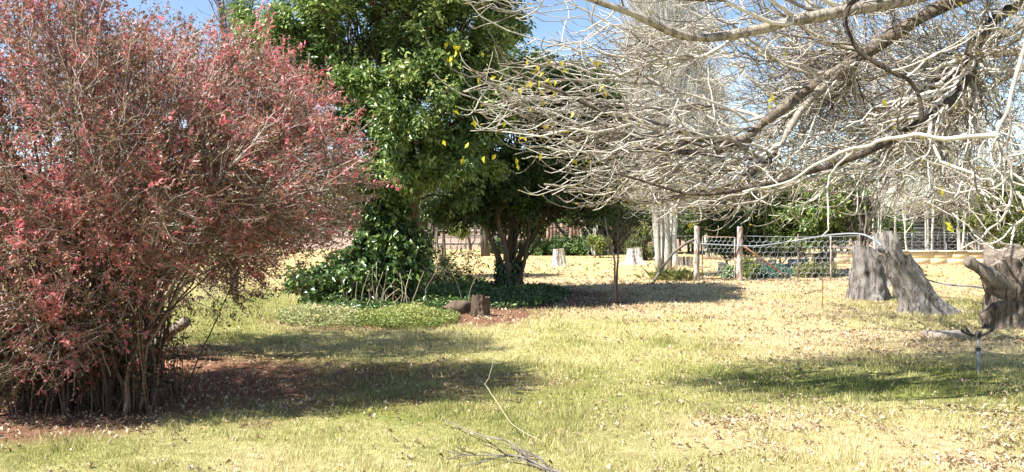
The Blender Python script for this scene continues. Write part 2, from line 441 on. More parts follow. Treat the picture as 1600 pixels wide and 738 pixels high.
gx = axis([(-800, -100, 50), (-100, -20, 8), (-20, -7, 0.8), (-7, 8, 0.09), (8, 20, 0.6), (20, 100, 8), (100, 800, 50)])
gy = axis([(-40, 3, 3), (3, 13, 0.09), (13, 26, 0.22), (26, 60, 1.2), (60, 200, 12), (200, 1500, 100)])
X, Y = np.meshgrid(gx, gy, indexing='xy')
Z = hgt(X, Y)
gb = Buf()
nx, ny = len(gx), len(gy)
idx = np.arange(nx * ny).reshape(ny, nx)
gb.add(np.stack([X, Y, Z], -1).reshape(-1, 3), np.stack([idx[:-1, :-1], idx[:-1, 1:], idx[1:, 1:], idx[1:, :-1]], -1).reshape(-1, 4), 0.5)
dirt, tan, green, dry = masks(X.ravel(), Y.ravel())
field = sstep(49, 51, Y.ravel())
m, t, b = newmat('lawn_ground')
nf = noise(t, 80, 5, 0.75); nm = noise(t, 9, 5, 0.65); nl = noise(t, 1.6, 4, 0.6)
mixn = mathn(t, 'ADD', mathn(t, 'MULTIPLY', nf, 0.6), mathn(t, 'MULTIPLY', nm, 0.4))
base = ramp(t, [(0.38, (0.13, 0.11, 0.045)), (0.5, (0.4, 0.36, 0.15)), (0.62, (0.62, 0.54, 0.29))], mixn)
grn = ramp(t, [(0.36, (0.07, 0.085, 0.02)), (0.52, (0.2, 0.22, 0.05)), (0.68, (0.42, 0.4, 0.13))], mixn)
tanc = ramp(t, [(0.36, (0.2, 0.125, 0.07)), (0.5, (0.46, 0.34, 0.2)), (0.64, (0.66, 0.52, 0.36))], mixn)
dirc = ramp(t, [(0.36, (0.10, 0.045, 0.028)), (0.52, (0.21, 0.105, 0.065)), (0.68, (0.4, 0.25, 0.17))], mixn)
dryc = ramp(t, [(0.36, (0.38, 0.26, 0.11)), (0.5, (0.55, 0.41, 0.16)), (0.66, (0.66, 0.52, 0.24))], mixn)
fldc = ramp(t, [(0.36, (0.26, 0.17, 0.12)), (0.64, (0.4, 0.29, 0.22))], nm)
c = mixc(t, attr(t, 'green'), base, grn)
c = mixc(t, attr(t, 'dry'), c, mixc(t, ramp(t, [(.45, (0, 0, 0)), (.62, (.7, .7, .7))], nl), dryc, tanc))
c = mixc(t, mathn(t, 'MULTIPLY', attr(t, 'tan'), 0.75), c, tanc)
c = mixc(t, attr(t, 'dirt'), c, dirc)
c = mixc(t, attr(t, 'field'), c, fldc)
t.links.new(c, b.inputs['Base Color']); b.inputs['Roughness'].default_value = 0.95; b.inputs['Specular IOR Level'].default_value = 0.1
bump(t, b, mixn, 0.8, 0.03)
M['ground'] = m
go = mk('ground', gb, M['ground'], kind='structure', smooth=True)
for nm_, v in (('dirt', dirt), ('tan', tan), ('green', green), ('dry', dry), ('field', field)):
    a_ = go.data.attributes.new(nm_, 'FLOAT', 'POINT'); a_.data.foreach_set('value', v.astype(np.float32))

def scatter_ground(n, d0, d1, power=2.0, margin=1.12):
    """points on the lawn in the wedge the photo shows; density falls with distance"""
    u = rng.random(n)
    if power == 2: d = d0 * (d1 / d0) ** u
    else: d = (d0 ** (2 - power) + u * (d1 ** (2 - power) - d0 ** (2 - power))) ** (1 / (2 - power))
    x = (rng.random(n) * 2 - 1) * 800 / F * d * margin
    return x, d

def blades(name, n, d0, d1, h, wdt, label, mat, keep, tintf, lean=0.6, power=2.0):
    x, y = scatter_ground(n, d0, d1, power); k = rng.random(n) < keep(x, y); x, y = x[k], y[k]; K = len(x)
    s = np.clip(y / 7, 1, 2.2)
    hh = h * (0.5 + rng.random(K)) * s ** 0.5 * (.55 + 1.3 * sstep(.35, .8, fbm(x, y, .28, 91))); ww = wdt * (0.6 + 0.8 * rng.random(K)) * s
    a = rng.random(K) * 2 * np.pi; dx, dy = np.cos(a), np.sin(a)
    z = hgt(x, y) - 0.005
    ln = lean * (0.3 + rng.random(K)) * hh; b2 = rng.random(K) * 2 * np.pi
    p0 = np.stack([x - dx * ww / 2, y - dy * ww / 2, z], 1); p1 = np.stack([x + dx * ww / 2, y + dy * ww / 2, z], 1)
    p2 = np.stack([x + np.cos(b2) * ln, y + np.sin(b2) * ln, z + hh], 1)
    bf = Buf(); i = np.arange(K) * 3
    bf.add(np.stack([p0, p1, p2], 1).reshape(-1, 3), np.stack([i, i + 1, i + 2], -1), np.repeat(tintf(x, y), 3))
    return mk(name, bf, mat, label=label, cat='grass', kind='stuff')
def keep_grass(x, y):
    d, tn, g, dr = masks(x, y)
    return np.clip(1 - 0.93 * d, 0, 1) * (1 - 0.55 * tn * (1 - g))
def tint_grass(x, y):
    d, tn, g, dr = masks(x, y)
    return np.clip(0.62 - 0.42 * g + 0.3 * tn + 0.25 * dr + rng.normal(size=len(x)) * 0.2 + (fbm(x, y, 0.5, 50) - 0.5) * 0.5 + .08, 0, 1)
blades('grass', 430000, 5.3, 24, 0.032, 0.006, 'short yellow-green lawn grass covering the ground', M['grass'], keep_grass, tint_grass)

def litter(name, n, d0, d1, keep, sz, label, mat, power=2.0):
    x, y = scatter_ground(n, d0, d1, power); k = rng.random(n) < keep(x, y); x, y = x[k], y[k]; K = len(x)
    a = rng.random(K) * 2 * np.pi; s = sz * (0.35 + 1.3 * rng.random(K) ** 2) * np.clip(y / 9, 1, 1.6)
    d = np.stack([np.cos(a), np.sin(a), rng.normal(size=K) * 0.2], 1)
    nr = np.stack([rng.normal(size=K) * 0.45, rng.normal(size=K) * 0.45, np.ones(K)], 1)
    pos = np.stack([x, y, hgt(x, y) + 0.012 + 0.02 * rng.random(K)], 1)
    bf = Buf(); leafquads(bf, pos, d, nr, s, s * 0.7, np.clip(rng.normal(0.64, 0.24, K), 0, 1), 0.35, 0.45)
    return mk(name, bf, mat, label=label, cat='leaves', kind='stuff')
def keep_lit(x, y):
    d, tn, g, dr = masks(x, y)
    right = sstep(-0.3, 3.0, x - (y - 7) * 0.05)
    return np.clip((0.15 + 0.6 * right) * (0.35 + 0.8 * tn) * (0.12 + 1.3 * sstep(0.42, 0.66, fbm(x, y, 0.45, 61))) + d * 0.25, 0, 1)
litter('fallen_leaves', 26000, 22, 47, lambda x, y: .25 + .7 * sstep(.4, .65, fbm(x, y, 1.8, 66)), 0.055, 'brown specks of fallen leaves on the far dry lawn', M['dead_leaf'], 1.0)
litter('fallen_leaves', 130000, 5.3, 24, keep_lit, 0.029, 'pale tan fallen leaves scattered over the lawn', M['dead_leaf'], 1.8)

# ------------------------------------------------------------------ trees
def stem_objs(name, P, Rr, mat, parent, k=8):
    for i in range(len(P)):
        b_ = Buf(); tubes(b_, P[i:i + 1], Rr[i:i + 1], k, cap=True); mk(name, b_, mat, parent, smooth=True)

def clumps(blobs, nc, shell=0.75):
    return blob_targets(blobs, nc, shell)

# ---------- red shrub in front
def red_shrub():
    base = gp(110, 655)
    def shoots(Q, RR, per, nm, w0=0.30):
        Ps, Rs_ = grow(Q, RR, per, w0, .5, 28, 6, .08, (0, 0, .12), (0, 0, .05), .0032, .0018, .6)
        keep = vnoise(Ps[:, 0, 0] * 1 + Ps[:, 0, 2] * .8, Ps[:, 0, 1] - Ps[:, 0, 2], .35, 15) > .52; Ps, Rs_ = Ps[keep], Rs_[keep]
        b_ = Buf(); tubes(b_, Ps, Rs_, 3); mk('shoots', b_, M['red_twig'], root, kind='stuff')
        l_ = Buf(); leaves_on(l_, Ps, 15, .046, .021, tint=lambda p, K: np.clip(.82 + rng.normal(size=K) * .18, 0, 1), rnd=.7, up=.5, out=.8)
        mk('shoot_leaves', l_, M['red_leaf'], root, kind='stuff')
    root = thing('red_shrub', base, 'big many-stemmed shrub of small red and brown leaves at the left edge', 'shrub')
    blobs = [(90, 190, 7.6, 250, 200, 1.3, 1), (320, 170, 8.2, 185, 135, 1.2, 1), (440, 260, 8.0, 140, 135, 1.0, 1), (0, 40, 8.0, 180, 170, 1.3, 1.1), (60, 400, 7.1, 170, 110, 0.7, 1.3), (40, 520, 7.1, 150, 80, 0.5, .9), (160, 500, 7.3, 70, 60, .4, .6), (20, 470, 8.6, 190, 110, .7, 1.5), (100, 560, 8.2, 130, 60, .5, .8), (250, 320, 7.7, 200, 120, 1.1, 1), (410, 160, 8.4, 110, 90, .8, .7), (-150, 250, 7.6, 150, 260, 1.2, .7)]
    n = 70
    # canes
    bx = base[0] + rng.uniform(-.75, .55, n); by = base[1] + 0.5 + rng.uniform(-.4, .5, n)
    tg = blob_targets(blobs, n, 0.1); rng.shuffle(tg); tg = tg[:n]; n = len(tg)
    P = []
    for i in range(n):
        b0 = np.array((bx[i], by[i], -0.03)); tt = tg[i]
        mid = b0 * 0.5 + tt * 0.5; mid[:2] = b0[:2] * 0.62 + tt[:2] * 0.38; 
        P.append(jitter_path(smooth_path([b0, b0 * [0.9, 0.9, 0] + tt * [0.1, 0.1, 0] + [0, 0, tt[2] * 0.25], mid, tt], 14), 0.06))
    P = np.array(P); Rr = (0.011 + 0.012 * rng.random(n))[:, None] * np.linspace(1, 0.35, 14)[None]
    stem_objs('cane', P, Rr, M['red_stem'], root, 6)
    P2, R2 = connect(P, Rr, blob_targets(blobs, 1100, 0.25), 7, 0.3, base + [0, 0.5, 1.2], (0, 0, 0.35), wig=0.12, rk=0.006, rmin=0.0035, tmin=0.3)
    P3, R3 = connect(np.concatenate([P2]), R2, blob_targets(blobs, 4800, 0.4), 6, 0.12, base + [0, 0.5, 1.4], (0, 0, 0.3), wig=0.16, rk=0.004, rmin=0.0028, tmin=0.2)
    P4, R4 = grow(P3, R3, 1.6, 0.20, 0.5, 50, 4, 0.15, (0, 0, .05), (0, 0, .05), 0.0026, 0.0016, 0.3)
    # thin upright canes at the foot
    K = 170
    b0 = np.stack([base[0] + rng.uniform(-.9, .6, K), base[1] + 0.5 + rng.uniform(-.45, .5, K), np.full(K, -0.02)], 1)
    top = b0 + np.stack([rng.normal(size=K) * 0.13 + (b0[:, 0] - base[0]) * 0.1, rng.normal(size=K) * 0.2 - 0.05, 0.5 + rng.random(K) * 0.9], 1)
    s = np.linspace(0, 1, 7)[None, :, None]
    Pc = b0[:, None] * (1 - s) + top[:, None] * s; Pc += np.cumsum(rng.normal(size=Pc.shape), 1) * 0.008
    tb = Buf(); tubes(tb, P2, R2, 4); tubes(tb, P3, R3, 3); tubes(tb, P4, R4, 3); 
    cb = Buf(); tubes(cb, Pc, (0.004 + 0.006 * rng.random(K))[:, None] * np.linspace(1, 0.5, 7)[None], 4); mk('young_canes', cb, M['red_stem'], root, kind='stuff')
    mk('twigs', tb, M['red_twig'], root, kind='stuff')
    def tint(p, K):
        h2 = vnoise(p[:, 0] + p[:, 2] * .9, p[:, 1] * 1.1 - p[:, 2] * .8, .16, 5)
        up = np.clip((p[:, 2] - 0.8) / 2.0, 0, 1)
        g = fbm(p[:, 0] * 1.0 + p[:, 2] * 0.6, p[:, 1] + p[:, 2], 0.45, 77)
        return np.clip(0.2 + 0.1 * up + (g - 0.5) * 1.0 + .55 * sstep(.55, .85, h2) + rng.normal(size=K) * 0.2, 0, 1)
    lb = Buf()
    leaves_on(lb, P3, 11, 0.036, 0.018, tint=tint, sc=0.012, rnd=0.9, up=0.4)
    leaves_on(lb, P4, 10, 0.032, 0.016, tint=tint, sc=0.01, rnd=0.9, up=0.4)
    leaves_on(lb, P2, 9, 0.030, 0.014, tint=tint, sc=0.015, rnd=0.9, up=0.4)
    mk('foliage', lb, M['red_leaf'], root, kind='stuff')
    shoots(P3, R3, .2, '')
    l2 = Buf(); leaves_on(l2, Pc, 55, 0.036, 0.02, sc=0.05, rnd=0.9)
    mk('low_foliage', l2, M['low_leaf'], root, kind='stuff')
red_shrub()

# ---------- second shrub behind with a thick trunk and a cut limb
def red_tree():
    base = gp(222, 560); d = base[1]
    def shoots(Q, RR, per, nm, w0=0.30):
        Ps, Rs_ = grow(Q, RR, per, w0, .5, 28, 6, .08, (0, 0, .12), (0, 0, .05), .0032, .0018, .6)
        keep = vnoise(Ps[:, 0, 0] * 1 + Ps[:, 0, 2] * .8, Ps[:, 0, 1] - Ps[:, 0, 2], .35, 15) > .52; Ps, Rs_ = Ps[keep], Rs_[keep]
        b_ = Buf(); tubes(b_, Ps, Rs_, 3); mk('shoots', b_, M['red_twig'], root, kind='stuff')
        l_ = Buf(); leaves_on(l_, Ps, 15, .046, .021, tint=lambda p, K: np.clip(.82 + rng.normal(size=K) * .18, 0, 1), rnd=.7, up=.5, out=.8)
        mk('shoot_leaves', l_, M['red_leaf'], root, kind='stuff')
    root = thing('red_leaved_tree', base, 'thick-trunked small red-leaved tree with a sawn limb stub, behind the cane clump', 'tree')
    A = lambda px, py, dd=0: at(px, py, d + dd)
    tr = smooth_path([base - [0, 0, 0.05], A(232, 520), A(240, 470), A(238, 420)], 14)
    tr = jitter_path(tr, 0.015)
    b_ = Buf(); tubes(b_, tr[None], np.linspace(0.15, 0.10, 14)[None] * (1 + 0.5 * np.exp(-np.arange(14) / 1.5))[None], 12)
    mk('trunk', b_, M['brown_bark'], root, smooth=True)
    limbs = [[A(240, 470), A(215, 400), A(200, 330, .2), A(170, 230, .4)], [A(240, 450), A(245, 390), A(260, 320, -.3), A(290, 220, -.4)], [A(242, 460), A(280, 400, -.2), A(350, 330, -.4), A(430, 270, -.4)],
             [A(242, 470), A(290, 410, .3), A(360, 370, .5), A(450, 360, .6)], [A(238, 450), A(225, 360, -.3), A(230, 270, -.6), A(220, 130, -.6)], [A(240, 440), A(300, 330, .3), A(380, 200, .4), A(400, 120, .3)],
             [A(240, 480), A(262, 400, .1), A(300, 340, .1), A(330, 280, .2)]]
    P = np.array([jitter_path(smooth_path(l, 14), 0.05) for l in limbs]); Rr = np.linspace(0.065, 0.018, 14)[None].repeat(len(P), 0)
    stem_objs('limb', P, Rr, M['brown_bark'], root, 8)
    # cut stub
    st = smooth_path([A(236, 548), A(250, 530, -.1), A(272, 515, -.2), A(292, 502, -.3)], 8)
    s_ = Buf(); tubes(s_, st[None], np.array([0.09, 0.085, 0.075, 0.07, 0.066, 0.062, 0.064, 0.058])[None], 10, cap=True)
    mk('cut_limb', s_, M['cut_wood'], root, smooth=True)
    blobs = [(440, 300, 10.5, 140, 120, 1.0, 1), (330, 200, 10.9, 190, 140, 1.2, 1), (330, 370, 10.9, 130, 80, 1.0, 1), (200, 120, 10.9, 180, 110, 1.1, 1), (310, 440, 10.6, 120, 60, .8, 1), (500, 230, 10.4, 75, 60, .5, .5), (500, 350, 10.5, 65, 50, .6, .5), (390, 425, 10.5, 60, 40, .5, .6), (100, 350, 11, 200, 170, 1, .8)]
    P2, R2 = connect(P, Rr, blob_targets(blobs, 500, 0.2), 7, 0.3, base + [0, 0, 1.2], (0, 0, 0.2), wig=0.12, rk=0.007, rmin=0.004)
    P3, R3 = connect(P2, R2, blob_targets(blobs, 2200, 0.45), 6, 0.12, base + [0, 0, 1.4], (0, 0, 0.15), wig=0.16, rk=0.004, rmin=0.003)
    P4, R4 = grow(P3, R3, 1.6, 0.22, 0.5, 50, 4, 0.15, (0, 0, .02), (0, 0, .02), 0.003, 0.0018, 0.3)
    tb = Buf(); tubes(tb, P2, R2, 4); tubes(tb, P3, R3, 3); tubes(tb, P4, R4, 3)
    mk('twigs', tb, M['red_twig'], root, kind='stuff')
    def tint(p, K):
        g = fbm(p[:, 0] + p[:, 2] * 0.6, p[:, 1] + p[:, 2], 0.5, 177)
        return np.clip(0.18 + (g - 0.5) * 1.1 + sstep(1.2, 3, p[:, 2]) * 0.14 + rng.normal(size=K) * 0.18, 0, 1)
    lb = Buf(); leaves_on(lb, P3, 10, 0.036, 0.018, tint=tint, sc=0.015, rnd=0.9, up=0.4); leaves_on(lb, P4, 9, 0.034, 0.017, tint=tint, sc=0.012, rnd=0.9, up=0.4)
    shoots(P3, R3, .2, '', .34)
    mk('foliage', lb, M['red_leaf'], root, kind='stuff')
red_tree()

# ---------- leafy tree built of clumps
def leafy(name, label, base, trunks, blobs, nclump, per_clump, leafsz, mat, bark, group=None, cr=0.45, droop=0.35, tr=0.1, lv=14, d=16, extra=None, cat='tree', shell=0.65, limbs=True, k1=1.0):
    root = thing(name, base, label, cat, group)
    P = np.array([jitter_path(smooth_path(tp, 14), 0.06) for tp, _ in trunks]); Rr = np.array([np.linspace(r, r * 0.35, 14) * (1 + 0.5 * np.exp(-np.arange(14) / 1.2)) for _, r in trunks])
    stem_objs('trunk', P, Rr, bark, root, 9)
    cc = blob_targets(blobs, nclump, shell)
    P2, R2 = connect(P, Rr, cc, 9, 0.35, P[:, 5].mean(0), (0, 0, 0.2), wig=0.08, rk=0.012, rmin=0.008, tmin=0.3)
    b_ = Buf(); tubes(b_, P2, R2, 5); mk('branches', b_, bark, root, kind='stuff' if nclump > 3 else None)
    rad = cr * (0.6 + 0.8 * rng.random(len(cc)))
    tg = (cc[:, None] + unit(rng.normal(size=(len(cc), per_clump, 3))) * (rad[:, None] * rng.random((len(cc), per_clump)) ** 0.4)[..., None] * np.array((1.1, 1.1, 0.75))).reshape(-1, 3)
    P3, R3 = connect(P2, R2, tg, 5, 0.1, P[:, 7].mean(0), (0, 0, -0.2), wig=0.12, rk=0.006, rmin=0.003, tmin=0.4)
    b_ = Buf(); tubes(b_, P3, R3, 3); mk('twigs', b_, bark, root, kind='stuff')
    ctint = rng.normal(size=4096) * 0.14
    def tint(p, K):
        g = fbm(p[:, 0] + p[:, 2] * 0.7, p[:, 1] - p[:, 2] * 0.4, 0.8, 99)
        return np.clip(0.57 + (g - 0.5) * 0.9 + rng.normal(size=K) * 0.2, 0, 1)
    lb = Buf(); leaves_on(lb, P3, lv, leafsz, leafsz * 0.42, droop=droop, tint=tint, sc=0.05, out=0.9, up=0.8, rnd=0.55, tmin=0.35)
    if extra is not None: extra(lb)
    mk('foliage', lb, mat, root, kind='stuff')
    return root, P, P2

# privet tree
b1 = gp(632, 478); D1 = b1[1]
A = lambda px, py, dd=0.0: at(px, py, D1 + dd)
tr1 = [([b1, A(635, 400), A(648, 300), A(640, 180)], 0.10), ([b1 + [.2, .2, 0], A(655, 380, .2), A(660, 270, .3), A(700, 120, .4)], 0.07), ([b1 - [.25, 0, 0], A(612, 400), A(600, 260), A(560, 110, .3)], 0.075), ([b1 - [.1, -.2, 0], A(625, 330, .2), A(600, 150, .5), A(480, 20, .4)], 0.06), ([b1 + [0.1, -.1, 0], A(640, 340), A(645, 150, -.2), A(640, -60, 0)], 0.07)]
bl1 = [(480, 60, D1, 85, 80, .9), (590, 40, D1, 110, 90, 1.1), (690, 60, D1, 110, 110, 1.1), (600, 150, D1 - .3, 110, 80, 1.0), (690, 170, D1 - .3, 95, 90, 1.0), (640, 235, D1 - .4, 75, 50, .9, 1.6), (575, 245, D1, 50, 90, .8, 1.6), (730, 250, D1 - .3, 52, 42, .7, 1.6), (600, 300, D1 - .2, 45, 50, .6, 1.4), (700, 285, D1 + .3, 50, 35, .7, 1.2), (440, 60, D1, 50, 70, .9), (760, 150, D1, 45, 80, .8), (770, 200, D1 + .3, 35, 60, .6), (400, 40, D1 + .3, 30, 50, .6), (560, -60, D1, 180, 80, 1.4), (700, -60, D1, 110, 80, 1.4), (770, 90, D1 + .4, 50, 80, .8), (640, 30, D1 + 1.0, 200, 160, .6)]
leafy('privet_tree', 'tall glossy green leafy tree in the middle, ivy-wrapped stems rising from the planted bed', b1, tr1, bl1, 240, 28, 0.108, M['privet_leaf'], M['brown_bark'], cr=0.40, lv=16)

# ivy on its left stem, a thing of its own
def ivy_column():
    b0 = gp(600, 482); root = thing('climbing_ivy', b0, 'glossy dark ivy climbing the left stem of the tall green tree', 'ivy')
    K = 60
    P = []
    for i in range(K):
        x0 = b0 + [rng.normal() * 0.35 - 0.2, rng.normal() * 0.3, 0]
        h = 0.6 + 2.2 * rng.random(); xx = at(595 + rng.normal() * 18, 400, D1 - .1)
        P.append(jitter_path(smooth_path([x0, [x0[0] * .4 + xx[0] * .6, x0[1] * .4 + xx[1] * .6, h * 0.4], [xx[0] + rng.normal() * .12, xx[1] + rng.normal() * .12, h]], 9), 0.08))
    P = np.array(P); Rr = np.full((K, 9), 0.009)
    b_ = Buf(); tubes(b_, P, Rr, 4); mk('stems', b_, M['brown_bark'], root, kind='stuff')
    # mound
    tg = np.concatenate([blob_targets([(480, 440, D1 - .2, 45, 30, .5), (550, 425, D1 - .3, 60, 36, .8), (505, 448, D1 - .3, 55, 24, .5), (600, 380, D1 - .3, 44, 70, .45), (605, 300, D1 - .4, 38, 70, .35, 2.0), (632, 400, D1 - .4, 48, 55, .5, 1.3)], 1000, 0.3)])
    P3, R3 = connect(P, Rr, tg, 5, 0.1, b0 + [0, 0, 1], (0, 0, 0.0), rk=0.004, rmin=0.003)
    b_ = Buf(); tubes(b_, P3, R3, 3); mk('shoots', b_, M['cane'], root, kind='stuff')
    lb = Buf(); leaves_on(lb, P3, 13, 0.12, 0.068, droop=0.5, sc=0.03, up=0.5); leaves_on(lb, P, 40, 0.09, 0.06, droop=0.5, sc=0.05, up=0.5)
    mk('foliage', lb, M['ivy_leaf'], root, kind='stuff')
ivy_column()

# pale straight suckers at the foot of the tree
def suckers():
    b0 = gp(590, 484)
    root = thing('bamboo_canes', b0, 'cluster of pale thin upright canes in front of the ivy mound under the green tree', 'canes')
    for i in range(34):
        px = 500 + 240 * rng.random() if i > 14 else 570 + 60 * rng.random()
        g = gp(px, 482 + 9 * rng.random()); h = (0.25 + 0.5 * rng.random()) * (1 if i > 14 else 1.2)
        p = jitter_path(smooth_path([g, g + [rng.normal() * .05, 0, h * .5], g + [rng.normal() * .15, rng.normal() * .1, h]], 8), 0.02)
        b_ = Buf(); tubes(b_, p[None], np.linspace(0.011, 0.005, 8)[None], 5, cap=True); mk('cane', b_, M['cane'], root, smooth=True)
suckers()

# dark second tree
b2 = gp(795, 458); D2 = b2[1]
B = lambda px, py, dd=0.0: at(px, py, D2 + dd)
tr2 = [([b2, B(795, 400), B(800, 330), B(810, 200)], .10), ([b2 + [-.15, .1, 0], B(780, 410), B(755, 350, -.2), B(730, 280)], .08), ([b2 + [.15, 0, 0], B(812, 400), B(838, 350, .1), B(880, 270)], .085), ([b2 + [0, -.15, 0], B(790, 400, -.3), B(772, 330, -.4), B(770, 220)], .07), ([b2 + [.05, .2, 0], B(805, 380, .3), B(822, 320, .4), B(850, 170)], .07),
       ([b2 + [-.05, -.2, 0], B(800, 410, -.2), B(806, 360, -.2), B(790, 300)], .06), ([b2 + [.1, -.2, 0], B(815, 420, -.2), B(822, 370, -.2), B(828, 310)], .055), ([b2 + [-.1, 0, 0], B(785, 430), B(765, 370), B(740, 335, .1)], .055)] + [([b2 + [rng.normal() * .15, rng.normal() * .15, 0], B(795 + q * .25, 420), B(798 + q * .7, 360), B(800 + q, 290)], .028) for q in (-60, -35, -12, 10, 30, 55, 75)]
bl2 = [(850, 190, D2, 115, 95, 1.5), (800, 290, D2, 95, 50, 1.5), (880, 290, D2 + .2, 75, 50, 1.3), (760, 250, D2, 65, 80, 1.3), (900, 170, D2 + .3, 62, 70, 1.2), (910, 250, D2 + .2, 50, 60, 1.1), (830, 130, D2 + .3, 70, 45, 1.1), (930, 320, D2 + .5, 30, 25, .7), (725, 300, D2 + .2, 45, 45, .8), (800, 240, D2 + 1.2, 130, 120, .6), (705, 322, D2, 42, 36, .6, 1.5)]
leafy('dark_evergreen_tree', 'dark spreading evergreen tree with a fan of many stems, right of the tall green tree', b2, tr2, bl2, 180, 26, 0.10, M['dark_leaf'], M['brown_bark'], cr=0.48, lv=17)

def trunk_ivy():
    root = thing('trunk_ivy', b2, 'dark ivy wrapped round the foot of the many-stemmed evergreen', 'ivy')
    lb = Buf(); K = 1300
    z = rng.random(K) ** 1.5 * .75; a = rng.random(K) * 2 * np.pi; r = 0.2 + 0.12 * rng.random(K)
    pos = np.stack([b2[0] + np.cos(a) * r, b2[1] + np.sin(a) * r, z], 1)
    nr = np.stack([np.cos(a), np.sin(a), np.full(K, .4)], 1) + rng.normal(size=(K, 3)) * .35
    leafquads(lb, pos, np.stack([rng.normal(size=K) * .4, rng.normal(size=K) * .4, -np.ones(K)], 1), nr, 0.085, 0.06, rng.random(K) * .7)
    mk('foliage', lb, M['ivy_leaf'], root, kind='stuff')
    st = Buf()
    P = np.array([jitter_path(smooth_path([b2 + [math.cos(q) * .3, math.sin(q) * .3, 0], b2 + [math.cos(q + .4) * .26, math.sin(q + .4) * .26, .6], b2 + [math.cos(q + .7) * .3, math.sin(q + .7) * .3, 1.1]], 8), .02) for q in np.linspace(0, 6, 14)])
    tubes(st, P, np.full((14, 8), .012), 4); mk('stems', st, M['brown_bark'], root)
trunk_ivy()

